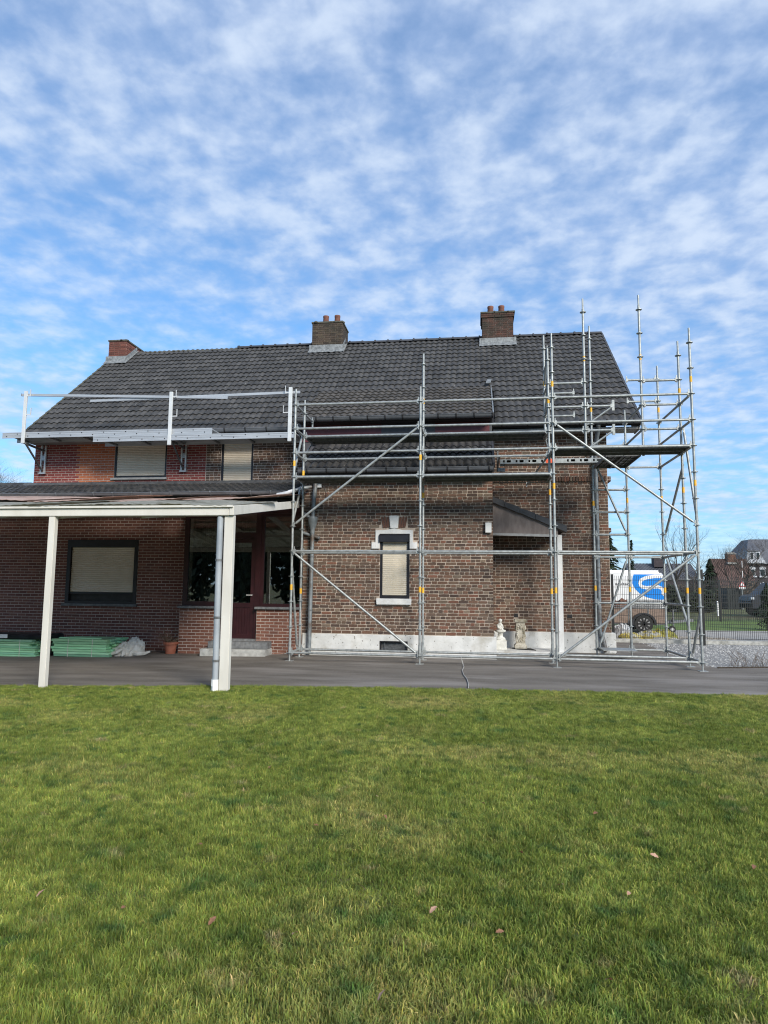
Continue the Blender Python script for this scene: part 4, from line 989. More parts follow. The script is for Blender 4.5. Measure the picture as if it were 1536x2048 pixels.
# ------------------------------------------------------------------ things in the yard
def timber(x0, x1, y0, y1, zb, rows, cols, label, seed, hmax):
    t = thing('timber_bundle', label, 'timber', ((x0 + x1) / 2, (y0 + y1) / 2, zb), 'green timber bundles'); r = random.Random(seed)
    h = hmax / rows; w = (y1 - y0) / cols
    for i in range(rows):
        for j in range(cols):
            e0, e1 = r.uniform(-.05, .03), r.uniform(-.07, .05) - .06 * (i > rows * .55) * (seed == 1)
            q = MB(); k = r.uniform(.6, 1.35); q.col = (k * r.uniform(.9, 1.1), k, k * r.uniform(.9, 1.1))
            q.box(x0 + e0, x1 + e1, y0 + j * w + .002 + r.uniform(-.008, .008), y0 + (j + 1) * w - .003, zb + i * h + .003, zb + (i + 1) * h - .004); q.build('batten', 'green_timber', t)
    for x in (x0 + .35, x1 - .35):
        q = MB(); frame_y = ((y0 - .012, y0 - .009), (y1 + .009, y1 + .012))
        for a, b in frame_y: q.box(x, x + .012, a, b, zb, zb + hmax + .004)
        q.box(x, x + .012, y0 - .009, y1 + .009, zb + hmax + .002, zb + hmax + .004); q.build('strap', 'tarp', t)
    return t
timber(-7.6, -5.72, .35, 1.15, gz(-6.5), 8, 6, 'left bundle of green treated battens with a black wrapped pack on top', 1, .36)
timber(-5.30, -4.05, .35, 1.15, gz(-4.6), 7, 6, 'right bundle of green treated battens beside the crumpled tarpaulin', 2, .37)
q = MB(); q.box(-5.2, -4.25, .40, .46, gz(-4.6) + .372, gz(-4.6) + .40); o = q.build('loose_batten', 'green_timber', None, at=(-4.7, .43, gz(-4.6) + .372)); tag(o, 'single loose green batten lying on top of the right timber bundle', 'batten')
q = MB(); zb = gz(-6.5) + .364
prof = [(.45, zb), (1.0, zb), (1.03, zb + .06), (.98, zb + .11), (.5, zb + .115), (.42, zb + .07)]
q.prism(prof, 0, -6.95, -5.48); pk = q.build('wrapped_pack', 'black_plastic', None, at=(-6.2, .7, zb), bevel=.02); tag(pk, 'long black plastic wrapped pack lying on the left green timber bundle', 'pack')
q = MB(); q.box(-6.95, -6.42, .405, .415, zb + .02, zb + .10); q.build('paper_label', 'bag_white', pk)
q = MB()
for i in range(5):
    pts = [(-5.52 + .02 * i, .62 + .17 * math.cos(t), gz(-5.5) + .19 + .17 * math.sin(t)) for t in np.linspace(0, 2 * math.pi, 22)]; q.poly_tube(pts, .018, 6)
o = q.build('cable_coil', 'black_plastic', None, at=(-5.48, .62, gz(-5.5)), smooth=True); tag(o, 'black coil of hose standing between the two green timber bundles', 'coil')
# crumpled tarpaulin
def crumple(name, cx, cy, z0, rx, ry, h, seed, m, lean=0., n=26, sharp=.5):
    """heap of folded sheet: ridged noise on a low mound, flat facets"""
    r = random.Random(seed); v = []; f = []; o1, o2 = r.uniform(0, 50), r.uniform(0, 50)
    for j in range(n + 1):
        t = j / n
        for i in range(2 * n):
            a = 2 * math.pi * i / (2 * n); k = math.cos(t * math.pi / 2) ** .75
            px, py = k * math.cos(a), k * math.sin(a)
            e = MN.noise(Vector((px * 1.7 + o1, py * 1.7 + o2, t))); g = 1 - abs(MN.noise(Vector((px * 2.6 + o2, py * 2.6 + o1, t * 2)))) * 2.4; g2 = 1 - abs(MN.noise(Vector((px * 6 + o1, py * 5 + o2, t * 3)))) * 2.
            rad = 1 + .32 * e + .16 * g2 * (1 - t)
            z = h * (math.sin(t * math.pi / 2) ** .8) * (.62 + .42 * g * sharp * 2 + .16 * g2 + .3 * math.cos(a) * lean)
            v.append((cx + rx * px * rad + lean * .12 * t, cy + ry * py * rad, z0 + max(0., z)))
    for j in range(n):
        for i in range(2 * n): f.append((j * 2 * n + i, j * 2 * n + (i + 1) % (2 * n), (j + 1) * 2 * n + (i + 1) % (2 * n), (j + 1) * 2 * n + i))
    q = MB(); q.add(v, f); return q.build(name, m, None, at=(cx, cy, z0))
o = crumple('tarpaulin', -3.86, .85, gz(-3.9), .37, .30, .30, 3, 'tarp', lean=.6); tag(o, 'crumpled pale grey tarpaulin lying beside the green timber', 'tarpaulin')
q = MB(); q.poly_tube([(-3.62, .62, gz(-3.6) + .06), (-3.5, .6, gz(-3.5) + .05), (-3.38, .66, gz(-3.4) + .05), (-3.27, .7, gz(-3.3) + .09)], [.05, .045, .04, .02], 6); q.poly_tube([(-3.78, .55, gz(-3.8) + .14), (-3.75, .47, gz(-3.8) + .06), (-3.76, .42, gz(-3.8) + .02)], [.05, .045, .02], 6); q.poly_tube([(-4.2, .60, gz(-4) + .10), (-4.05, .50, gz(-4) + .05), (-3.92, .5, gz(-4) + .09), (-3.8, .53, gz(-4) + .16)], [.05, .04, .05, .03], 6); q.build('tarp_fold', 'tarp', o)
# flower pot
pot = thing('flower_pot', 'terracotta flower pot with dried plant stems against the brick wall', 'pot', (-3.05, 1.2, gz(-3)))
q = MB(); z = gz(-3.05); q.lathe([(.105, 0), (.135, .20), (.165, .205), (.17, .255), (.15, .255), (.14, .21)], (-3.05, 1.2, z), 24); q.build('pot', 'terracotta', pot, smooth=True)
q = MB(); q.lathe([(.142, 0), (.10, .02)], (-3.05, 1.2, z + .205), 14); q.build('soil', 'soil', pot)
q = MB()
for i in range(34):
    a = rnd.uniform(0, 6.28); r = rnd.uniform(.02, .11); p = Vector((-3.05 + r * math.cos(a), 1.2 + r * math.sin(a), z + .21)); L = rnd.uniform(.14, .46); d = Vector((math.cos(a) * .35, math.sin(a) * .2, 1)); pts = [p]
    for k in range(5): d = (d + Vector((rnd.uniform(-.4, .4), rnd.uniform(-.3, .2), rnd.uniform(-.35, .05)))).normalized(); pts.append(pts[-1] + d * L / 5)
    q.poly_tube(pts, [.006, .005, .004, .004, .003, .002], 5)
    for k in (2, 3, 4):
        c = pts[k]; e = Vector((rnd.uniform(-1, 1), rnd.uniform(-1, 1), rnd.uniform(-1, .3))).normalized() * .04; g = e.orthogonal().normalized() * .01; q.add([c, c + e * .5 + g, c + e, c + e * .5 - g], [(0, 1, 2, 3)])
q.build('dry_stems', 'twig', pot)
# statues
bust = thing('bust_statue', 'small white stone figure of a seated child on a round pedestal in the porch', 'statue', (4.19, 2.35, .095))
bz = .095
q = MB(); q.box(4.06, 4.31, 2.23, 2.47, bz, bz + .21); q.build('base_block', 'statue_white', bust, bevel=.01)
q = MB(); q.lathe([(.11, 0), (.115, .02), (.10, .05), (.06, .075), (.05, .10), (.055, .15), (.07, .165), (.115, .185), (.12, .21), (.112, .225)], (4.18, 2.35, bz + .21), 24); q.build('pedestal', 'statue_white', bust, smooth=True)
me = bpy.data.meshes.new('figure')
V = [(4.17, 2.37, .53), (4.165, 2.37, .60), (4.168, 2.36, .655), (4.175, 2.35, .68), (4.178, 2.345, .715), (4.18, 2.34, .745), (4.12, 2.35, .635), (4.125, 2.31, .575), (4.18, 2.29, .555), (4.215, 2.35, .63), (4.235, 2.31, .575), (4.20, 2.285, .548), (4.13, 2.31, .53), (4.215, 2.30, .53), (4.24, 2.27, .54)]
E_ = [(0, 1), (1, 2), (2, 3), (3, 4), (4, 5), (2, 6), (6, 7), (7, 8), (2, 9), (9, 10), (10, 11), (0, 12), (0, 13), (13, 14)]
me.from_pydata([(x - 4.19, y - 2.35, zz - bz) for x, y, zz in V], E_, []); fo = bpy.data.objects.new('figure', me); fo.parent = bust; COL.objects.link(fo); reg(fo, (4.19, 2.35, bz))
sk = fo.modifiers.new('skin', 'SKIN')
RR_ = [.058, .05, .045, .022, .036, .034, .024, .019, .015, .024, .019, .015, .04, .04, .022]
for i, r in enumerate(RR_): me.skin_vertices[0].data[i].radius = (r, r)
me.skin_vertices[0].data[0].use_root = True
sub = fo.modifiers.new('sub', 'SUBSURF'); sub.levels = 2; sub.render_levels = 2; me.materials.append(MATS['statue_white'])
q = MB(); q.lathe([(.012, -.034), (.033, -.02), (.042, .005), (.038, .03), (.02, .046), (.004, .05)], (4.178, 2.35, .728), 16); q.build('hair', 'statue_white', bust, smooth=True)
ped = thing('stone_pedestal', 'tall weathered carved stone pedestal standing on a black mat in the porch', 'pedestal', (4.635, 2.62, .11))
pz_ = .112; cx, cy = 4.635, 2.62
def sq(q, prof, cx, cy, z):
    for (a0, z0), (a1, z1) in zip(prof[:-1], prof[1:]):
        v = [(cx + sx * a, cy + sy * a, z + zz) for a, zz in ((a0, z0), (a1, z1)) for sx, sy in ((-1, -1), (1, -1), (1, 1), (-1, 1))]
        q.add(v, [(0, 1, 5, 4), (1, 2, 6, 5), (2, 3, 7, 6), (3, 0, 4, 7)])
    a, zz = prof[-1]; q.add([(cx - a, cy - a, z + zz), (cx + a, cy - a, z + zz), (cx + a, cy + a, z + zz), (cx - a, cy + a, z + zz)], [(0, 1, 2, 3)])
q = MB(); sq(q, [(.13, 0), (.138, .03), (.135, .07), (.105, .10), (.098, .12)], cx, cy, pz_); q.build('foot', 'statue_stone', ped, smooth=True)
q = MB(); sq(q, [(.098, .118), (.098, .56)], cx, cy, pz_); q.build('shaft', 'statue_stone', ped)
q = MB(); sq(q, [(.10, .562), (.12, .58), (.132, .60), (.134, .635), (.125, .65)], cx, cy, pz_); q.build('capital', 'statue_stone', ped)
q = MB()
for k in range(2):
    for i in range(9):
        t = i / 8; s = -1 if k else 1
        blob(q, (cx + s * (.02 + .05 * math.sin(t * 3.1)) + rnd.uniform(-.01, .01), cy - .10, pz_ + .16 + t * .36), .020, .018, .026)
blob(q, (cx, cy - .10, pz_ + .47), .045, .025, .05); blob(q, (cx, cy - .115, pz_ + .47), .022, .02, .025); blob(q, (cx, cy - .1, pz_ + .2), .03, .02, .05)
for s in (-1, 1):
    for zz, a in ((.47, .03), (.44, .035), (.30, .016), (.27, .02), (.24, .016)): blob(q, (cx + s * .10, cy - .01, pz_ + zz), a, .05, .04)
q.build('carving', 'statue_stone', ped, smooth=True)
q = MB(); q.add([(x, y, z) for z in (.096, .111) for x, y in ((4.45, 2.72), (4.55, 2.43), (4.95, 2.28), (4.86, 2.66))], [(0, 1, 2, 3), (7, 6, 5, 4), (0, 1, 5, 4), (1, 2, 6, 5), (2, 3, 7, 6), (3, 0, 4, 7)]); o = q.build('rubber_mat', 'rubber', None, at=(4.7, 2.5, .096)); tag(o, 'black rubber mat under the carved stone pedestal', 'mat')
# pale cord over the asphalt
q = MB(); q.poly_tube([(3.36, -.1, .16), (3.40, -.12, .03), (3.42, -.35, .012), (3.40, -.9, .012), (3.44, -1.5, .012), (3.50, -2.0, .012), (3.53, -2.5, .012), (3.535, -2.95, .012)], .008, 6)
o = q.build('cord', 'pale_cord', None, at=(3.45, -1.5, 0)); tag(o, 'thin pale cord running across the asphalt from the scaffold to the lawn', 'cord')

# ------------------------------------------------------------------ beyond the yard
def mesh_fence(name, x0, y0, x1, y1, zb, zt, posts, label, pw=.06, wr=.0035, nx=.05, nz=.2, pieces=2.5):
    t = thing(name, label, 'fence', (x0, y0, zb)); P0, P1 = Vector((x0, y0, 0)), Vector((x1, y1, 0)); L = (P1 - P0).length; d = (P1 - P0) / L
    s = 0.
    while s < L - .05:
        e = min(s + pieces, L); q = MB(); u = s + .03
        while u < e - .02:
            p = P0 + d * u; q.bar((p.x, p.y, zb + .03), (p.x, p.y, zt), wr * 2, wr * 2, up=(1, 0, 0)); u += nx
        z = zb + .05
        while z < zt: a, b = P0 + d * (s + .02), P0 + d * (e - .02); q.bar((a.x, a.y - .008, z), (b.x, b.y - .008, z), wr * 2.4, wr * 2.4); z += nz
        q.build('mesh_panel', 'fence_black', t); s = e
    for u in posts:
        p = P0 + d * u; q = MB(); q.box(p.x - pw / 2, p.x + pw / 2, p.y - pw / 2, p.y + pw / 2, zb - .05, zt + .04); q.build('post', 'fence_black', t)
    return t
mesh_fence('mesh_fence', 7.46, 6.75, 17.4, 7.15, .06, 1.83, (0, 2.4, 4.9, 7.4, 9.9), 'near black wire mesh fence on a concrete kerb behind the gravel', wr=.0042)
mesh_fence('mesh_fence', 9.2, 19.6, 24, 20.6, -.02, 1.86, (2.5, 5.6, 8.2, 11), 'far black wire mesh fence across the grass beyond the road', wr=.006, nx=.1, pieces=3)
q = MB(); q.box(9.52, 9.64, 5.9, 6.02, 0, 2.0); o = q.build('gate_post', 'fence_black', None, at=(9.58, 5.96, 0)); tag(o, 'thick black steel gate post in front of the mesh fence', 'post')
# white van with blue sign
van = thing('delivery_van', 'white panel van with a blue logo parked behind the cargo trailer', 'van', (8.2, 14.4, 0))
VY0, VY1 = 13.5, 15.4
q = MB(); q.prism([(5.0, .35), (10.62, .35), (10.66, .6), (10.66, 1.7), (10.63, 1.98), (10.52, 2.10), (7.0, 2.12), (6.4, 2.02), (5.75, 1.30), (5.0, 1.05), (4.9, .7)], 1, VY0, VY1); bd = q.build('body', 'van_white', van, bevel=.05)
q = MB(); q.box(6.9, 10.48, VY0 + .12, VY0 + .2, 2.11, 2.16); q.box(6.9, 10.5, VY0 - .008, VY0 + .01, 2.02, 2.04); q.build('roof_rail', 'van_white', van)
q = MB(); q.prism([(6.45, 1.30), (7.0, 1.30), (7.0, 1.85), (6.75, 1.85)], 1, VY0 - .006, VY0 + .02); q.build('side_window', 'car_glass', van)
for x in (5.9, 9.6):
    for y in (VY0 + .1, VY1 - .1):
        wh = MB(); wh.tube((x, y - .11, .33), (x, y + .11, .33), .33, 22); wo_ = wh.build('wheel', 'tyre', van, smooth=True); wh = MB(); wh.tube((x, y - .115, .33), (x, y + .115, .33), .2, 14); wh.build('rim', 'rim_light', wo_)
q = MB()
blue = [(9.55, 2.0), (10.62, 2.0), (10.62, 1.05), (10.3, 1.07), (10.0, 1.14), (9.75, 1.28), (9.58, 1.46), (9.49, 1.66), (9.50, 1.85)]
q.add([(x, VY0 - .004, z) for x, z in blue], [tuple(range(len(blue)))]); q.build('logo_field', 'logo_blue', bd)
def ribbon(q, pts, w, y):
    pts = [Vector((x, 0, z)) for x, z in pts]; L, R_ = [], []
    for i, p in enumerate(pts):
        d = (pts[min(i + 1, len(pts) - 1)] - pts[max(i - 1, 0)]).normalized(); n = Vector((-d.z, 0, d.x)); ww = w[i] if isinstance(w, list) else w
        L.append(p + n * ww / 2); R_.append(p - n * ww / 2)
    n = len(pts); q.add([(p.x, y, p.z) for p in L + R_], [(i, i + 1, n + i + 1, n + i) for i in range(n - 1)])
q = MB(); ribbon(q, [(10.62, 1.93), (10.3, 1.93), (10.0, 1.88), (9.82, 1.79), (9.76, 1.66), (9.82, 1.54), (10.0, 1.50), (10.25, 1.53), (10.42, 1.54), (10.55, 1.48), (10.60, 1.38), (10.58, 1.28), (10.62, 1.22)], [.13, .13, .13, .13, .12, .13, .13, .12, .12, .12, .11, .09, .06], VY0 - .008); q.build('logo_mark', 'van_white', bd)
fc = bpy.data.curves.new('lettering', 'FONT'); fc.body = 'aquitec'; fc.size = .16; fc.extrude = .001; fc.offset = .004; fc.space_character = 1.06
fo = bpy.data.objects.new('lettering', fc); COL.objects.link(fo); bpy.context.view_layer.update()
dg = bpy.context.evaluated_depsgraph_get(); tm_ = bpy.data.meshes.new_from_object(fo.evaluated_get(dg)); bpy.data.objects.remove(fo); tm_.materials.clear(); tm_.materials.append(MATS['letter_grey'])
fo = bpy.data.objects.new('lettering', tm_); fo.rotation_euler = (math.pi / 2, 0, 0); link(fo, bd, (8.87, VY0 - .003, 1.585))
# cargo trailer
trl = thing('cargo_trailer', 'single axle open cargo trailer with brown wooden sides standing on the road', 'trailer', (9.2, 11.4, 0))
for y in (10.78, 12.1):
    q = MB()
    q.prism([(8.15, .30), (9.98, .30), (9.98, .80), (8.15, .80)], 1, y, y + .03); q.build('side_board', 'trailer_wood', trl)
    for x in (8.18, 8.72, 9.36, 9.94):
        q = MB(); q.box(x, x + .035, y - .012, y, .28, .84); q.build('stake', 'galv_dull', trl)
q = MB(); q.box(8.15, 8.18, 10.81, 12.1, .3, .8); q.box(9.95, 9.98, 10.81, 12.1, .3, .8); q.build('end_board', 'trailer_wood', trl)
q = MB(); q.box(8.12, 10.0, 10.81, 12.1, .26, .31); q.build('floor', 'galv_dull', trl)
q = MB()
for z in (.82, .88): q.bar((8.13, 10.77, z), (10.0, 10.77, z), .025, .03)
q.build('top_rail', 'galv_dull', trl)
for y in (10.62, 12.3):
    wh = MB(); wh.tube((9.2, y, .295), (9.2, y + .17, .295), .295, 26); wo_ = wh.build('wheel', 'tyre', trl, smooth=True, bevel=0)
    wh = MB()
    for k in range(10):
        a = k * math.pi / 5; wh.bar((9.2, y - .012, .295), (9.2 + .2 * math.cos(a), y - .012, .295 + .2 * math.sin(a)), .02, .05, up=(-math.sin(a), 0, math.cos(a)))
    wh.tube((9.2, y - .02, .295), (9.2, y, .295), .045, 10); rm_ = wh.build('spokes', 'tyre', wo_); wh = MB(); wh.tube((9.2, y - .003, .295), (9.2, y + .02, .295), .195, 18); wh.build('rim', 'crate_grey', wo_)
    q = MB(); pts = [(9.2 + .40 * math.cos(t), .30 + .36 * math.sin(t)) for t in np.linspace(-.15, math.pi + .15, 16)]; inn = [(9.2 + .33 * math.cos(t), .30 + .31 * math.sin(t)) for t in np.linspace(math.pi + .15, -.15, 16)]
    n = 16; v = [(x, yy, z) for yy in (y - .03, y + .2) for x, z in pts]; q.add(v, [(i, i + 1, n + i + 1, n + i) for i in range(n - 1)]); v = [(x, y - .03, z) for x, z in pts + inn[::-1]]; q.add(v, [(i, i + 1, n + i + 1, n + i) for i in range(n - 1)]); q.build('mudguard', 'black_plastic', trl)
q = MB(); q.bar((9.98, 11.0, .33), (10.75, 11.4, .38), .06, .08); q.bar((9.98, 11.85, .33), (10.75, 11.4, .38), .06, .08); q.bar((10.7, 11.4, .40), (11.0, 11.4, .40), .08, .1); q.build('drawbar', 'galv_dull', trl)
q = MB(); q.tube((10.22, 10.95, .1), (10.22, 10.95, .75), .028, 8); q.bar((10.18, 10.95, .76), (10.36, 10.95, .76), .02, .02); q.tube((10.22, 10.92, .52), (10.22, 11.1, .38), .03, 8); jk = q.build('jockey_post', 'galv_dull', trl)
q = MB(); q.tube((10.17, 10.90, .11), (10.17, 10.98, .11), .115, 16); q.build('jockey_wheel', 'tyre', jk); q = MB(); q.tube((10.17, 10.89, .11), (10.17, 10.99, .11), .06, 12); q.build('hub', 'rim_light', jk)
for i in range(3):
    for j in range(2):
        q = MB(); x = 9.02 + i * .30; z = .312 + j * .40
        for e in range(5): q.box(x, x + .28, 11.0, 11.02, z + e * .078, z + e * .078 + .05)
        for e in (0, .125, .25): q.box(x + e, x + e + .03, 11.021, 11.04, z, z + .38)
        q.box(x, x + .28, 11.30, 11.32, z, z + .38); q.box(x, x + .28, 11.041, 11.299, z, z + .02)
        o = q.build('plastic_crate', 'crate_grey', None, at=(x + .14, 11.15, z)); tag(o, ('upper' if j else 'lower') + ' grey slatted crate in the trailer, ' + ('nearest the house', 'middle of three', 'nearest the drawbar')[i], 'crate', 'crates in the trailer')
o = crumple('rubble_heap', 8.6, 11.4, .312, .42, .45, .56, 8, 'wall_brown', n=14, sharp=.9); tag(o, 'heap of brown debris in the left end of the cargo trailer', 'debris')
for nm, cx_, cy_, rx, ry, h, sd_, m_, lb, ct in (('white_sack', 8.02, 8.35, .30, .35, .40, 11, 'bag_white', 'bulging white sack on the road behind the mesh fence', 'sack'),
        ('yellow_sack', 8.15, 7.5, .36, .28, .20, 12, 'bag_yellow', 'flat yellow plastic sack nearest the white sack', 'sack'), ('plastic_sheet', 8.62, 7.6, .34, .30, .26, 13, 'bag_yellow', 'crumpled yellow and white plastic sheet in the middle of the sacks', 'sheet'),
        ('olive_sack', 9.0, 7.7, .40, .30, .30, 14, 'bag_olive', 'olive and yellow sack beside the pebbles', 'sack'), ('sand_bag', 8.98, 7.25, .40, .18, .12, 15, 'bag_yellow', 'flattened pale yellow bag lying by the fence kerb', 'bag')):
    tag(crumple(nm, cx_, cy_, -.012, rx, ry, h, sd_, m_, n=14), lb, ct)
# dark car
car = thing('parked_car', 'dark blue car parked on the grass at the right edge beyond the fences', 'car', (20.5, 26.9, 0))
q = MB(); yA, yB = 26.0, 27.9
lower = [(18.45, .42), (18.40, .78), (18.46, 1.06), (18.70, 1.16), (19.2, 1.22), (22.9, 1.26), (23.0, .8), (22.95, .40)]
q.prism(lower, 1, yA, yB); q.build('body', 'car_blue', car, bevel=.06)
q = MB()
v = [(x, y, z) for (x, z, i_) in ((19.0, 1.16, 0), (19.62, 1.84, .2), (22.2, 1.86, .2), (22.85, 1.24, 0)) for y in (yA + .06 + i_, yB - .06 - i_)]
q.add(v, [(0, 2, 3, 1), (2, 4, 5, 3), (4, 6, 7, 5), (0, 6, 4, 2), (1, 3, 5, 7)]); q.build('cabin', 'car_blue', car)
q = MB(); q.add([(19.22, yA + .065, 1.27), (19.68, yA + .235, 1.76), (20.9, yA + .235, 1.78), (20.9, yA + .065, 1.27)], [(0, 1, 2, 3)]); q.build('side_window', 'car_glass', car)
for x in (19.15, 22.1):
    for y in (yA + .05, yB - .25):
        wh = MB(); wh.tube((x, y - .07, .36), (x, y + .2, .36), .37, 22); wo_ = wh.build('wheel', 'tyre', car, smooth=True); wh = MB(); wh.tube((x, y - .08, .36), (x, y, .36), .24, 14); wh.build('rim', 'rim', wo_)
q = MB(); q.box(18.42, 18.60, yA - .004, yA + .25, .92, 1.04); q.build('headlight', 'lamp_clear', car); q = MB(); q.box(19.55, 19.75, yA - .16, yA - .01, 1.18, 1.32); q.build('mirror', 'car_blue', car)

# ---- vegetation
def leafy(q, c, rx, ry, rz, n, size, r, flat=.3):
    for _ in range(n):
        a, b = r.uniform(0, 6.283), math.acos(r.uniform(-1, 1)); k = r.random() ** .4
        p = Vector((c[0] + rx * k * math.sin(b) * math.cos(a), c[1] + ry * k * math.sin(b) * math.sin(a), c[2] + rz * k * math.cos(b)))
        d = Vector((r.uniform(-1, 1), r.uniform(-1, 1), r.uniform(-1, 1))).normalized() * size * r.uniform(.6, 1.3); e = d.orthogonal().normalized() * size * r.uniform(.25, .5)
        q.add([p - d * .5, p + e, p + d * .5, p - e], [(0, 1, 2, 3)])
def conifer(x, y, h, rad, label, seed, n=1500, size=.3):
    r = random.Random(seed); t = thing('conifer', label, 'tree', (x, y, -.03)); q = MB(); q.tube((x, y, -.05), (x, y, h * .97), rad * .09, 8, .02); q.build('trunk', 'bark_dark', t)
    q = MB()
    for i in range(n):
        s = r.random() ** .75; z = h * (.06 + .94 * s); tier = .75 + .25 * math.cos(z * 9); rr = rad * (1 - s) ** .85 * tier; a = r.uniform(0, 6.283); k = r.random() ** .45
        p = Vector((x + rr * k * math.cos(a), y + rr * k * math.sin(a), z - .12 * k * rad)); d = Vector((math.cos(a), math.sin(a), -.45 + r.uniform(-.3, .3))).normalized() * size * r.uniform(.6, 1.3); e = Vector((-math.sin(a), math.cos(a), r.uniform(-.4, .4))) * size * .28
        q.add([p - d * .4, p + e, p + d * .6, p - e], [(0, 1, 2, 3)])
    q.build('crown', 'conifer', t); return t
def bare_tree(x, y, h, spread, label, seed, m='bark', r0=None, levels=5, upright=.55, first=.3, nb=3, thin=.62):
    r = random.Random(seed); t = thing('bare_tree', label, 'tree', (x, y, gz(0) - .03), 'leafless trees'); r0 = r0 or h * .016
    tr = MB(); cr = MB()
    def grow(p, d, L, rad, lv, q):
        pts = [p]; rs = [rad]; k = 3 if lv < 2 else 4
        for i in range(k):
            d = (d + Vector((r.uniform(-.16, .16), r.uniform(-.16, .16), r.uniform(-.04, .12)))).normalized(); pts.append(pts[-1] + d * L / k); rs.append(rad * (1 - .38 * (i + 1) / k))
        q.poly_tube(pts, rs, 7 if lv == levels else 4 if lv > 2 else 3)
        if lv <= 0: return
        for i in range(nb + (lv == levels) * 3):
            s = r.uniform(.35, 1.) if i else 1.; idx = min(int(s * k), k - 1); f_ = s * k - idx; b = pts[idx].lerp(pts[idx + 1], min(f_, 1))
            a = r.uniform(0, 6.283); side = Vector((math.cos(a), math.sin(a), r.uniform(.0, .6))).normalized(); nd = (d * upright + side * spread).normalized()
            grow(b, nd, L * r.uniform(.55, .78), rs[idx] * thin, lv - 1, cr)
    grow(Vector((x, y, -.05)), Vector((0, 0, 1)), h * (first + .12), r0, levels, tr)
    tr.build('trunk', m, t); cr.build('crown', m, t); return t
bare_tree(-23.6, 22, 10.2, .62, 'large leafless tree behind the house at the left edge', 3, 'bark_dark', levels=6, nb=4, first=.22)
bare_tree(-21.6, 24, 8.8, .65, 'smaller leafless tree close to the left house corner', 5, 'bark_dark', levels=6, nb=4, first=.22)
conifer(12.1, 32, 5.2, 2.1, 'broad dark conifer showing beside the right house corner', 4, 1800, .32)
conifer(26.3, 90, 8.6, .9, 'slim dark conifer poking over the white van', 6, 500, .5)
bare_tree(17.3, 36, 6.2, .42, 'upright leafless tree seen between the right scaffold posts', 8, levels=5, upright=.75, nb=3)
bare_tree(19.2, 38, 5.0, .8, 'spreading leafless tree left of the brown roofed house', 11, levels=5, nb=3)
bare_tree(23.3, 42, 5.0, .35, 'thin leafless young tree before the brown roofed house', 12, levels=4, upright=.8)
bare_tree(24.9, 44, 6.3, .85, 'wide leafless tree in front of the dark villa', 14, levels=5, nb=4)
conifer(22.2, 44, 3.9, 1.5, 'dark bushy conifer left of the brown roofed house', 15, 900, .35)
conifer(14.35, 13.8, 1.75, .75, 'dense dark conifer at the right picture edge before the car', 16, 2600, .10)
def hedge(x0, y0, x1, y1, h, w, label, seed, m, n=2600, size=.22):
    r = random.Random(seed); t = thing('hedge', label, 'hedge', ((x0 + x1) / 2, (y0 + y1) / 2, -.03)); q = MB(); L = math.hypot(x1 - x0, y1 - y0)
    for i in range(n):
        s = r.random(); hh = h * (.85 + .25 * math.sin(s * L * .9 + seed) * math.sin(s * L * 2.3)); z = r.random() ** .8 * hh
        p = Vector((x0 + (x1 - x0) * s, y0 + (y1 - y0) * s + r.uniform(-.5, .5) * w, z - .02)); d = Vector((r.uniform(-1, 1), r.uniform(-1, 1), r.uniform(-.6, 1))).normalized() * size * r.uniform(.6, 1.4); e = d.orthogonal().normalized() * size * .35
        q.add([p - d * .5, p + e, p + d * .5, p - e], [(0, 1, 2, 3)])
    q.build('foliage', m, t); q = MB()
    for i in range(int(L / .8)): xx = x0 + (x1 - x0) * i / (L / .8); yy = y0 + (y1 - y0) * i / (L / .8); q.tube((xx, yy, -.05), (xx, yy, h * .7), .05, 5)
    q.build('stems', 'bark_dark', t); return t
hedge(13.6, 32, 18.6, 32.5, 1.65, 1.2, 'dark green hedge on the field behind the mesh fences', 21, 'hedge_green', 3600, .24)
hedge(19.5, 46, 33, 47, 1.75, 1.2, 'brownish winter hedge in front of the brown roofed house', 22, 'hedge_brown', 3000, .24)
hedge(10, 48, 34, 49, 2.0, 1.5, 'long brown hedge closing the field behind the van', 24, 'hedge_brown', 5200, .34)
q = MB()
for i in range(60):
    x = 8.5 + rnd.random() * 1.0; y = .78 + rnd.random() * .25 + (x - 8.5) * .25; q.poly_tube([(x, y, 0), (x + rnd.uniform(-.08, .08), y + rnd.uniform(-.05, .05), rnd.uniform(.05, .2)), (x + rnd.uniform(-.16, .16), y + rnd.uniform(-.1, .1), rnd.uniform(.1, .34))], [.003, .0025, .002], 3)
o = q.build('dry_weeds', 'twig', None, at=(9, 1, 0)); tag(o, 'dry wispy weeds at the edge of the gravel', 'weeds')

gt = MB(); rg_ = random.Random(77)
for i in range(44):
    x = -40 + i * 2.0 + rg_.uniform(-1, 1); y = -38 + rg_.uniform(-3, 3); h = rg_.uniform(4.5, 9.5)
    gt.tube((x, y, -.3), (x, y, h * .6), .16, 6, .06); leafy(gt, (x, y, h * .5), 2.0, 1.7, h * .52, 520, .85, rg_)
tag(gt.build('garden_trees', 'garden_green'), 'dark belt of garden trees behind the lawn, mirrored in the veranda panes', 'trees', kind='stuff')
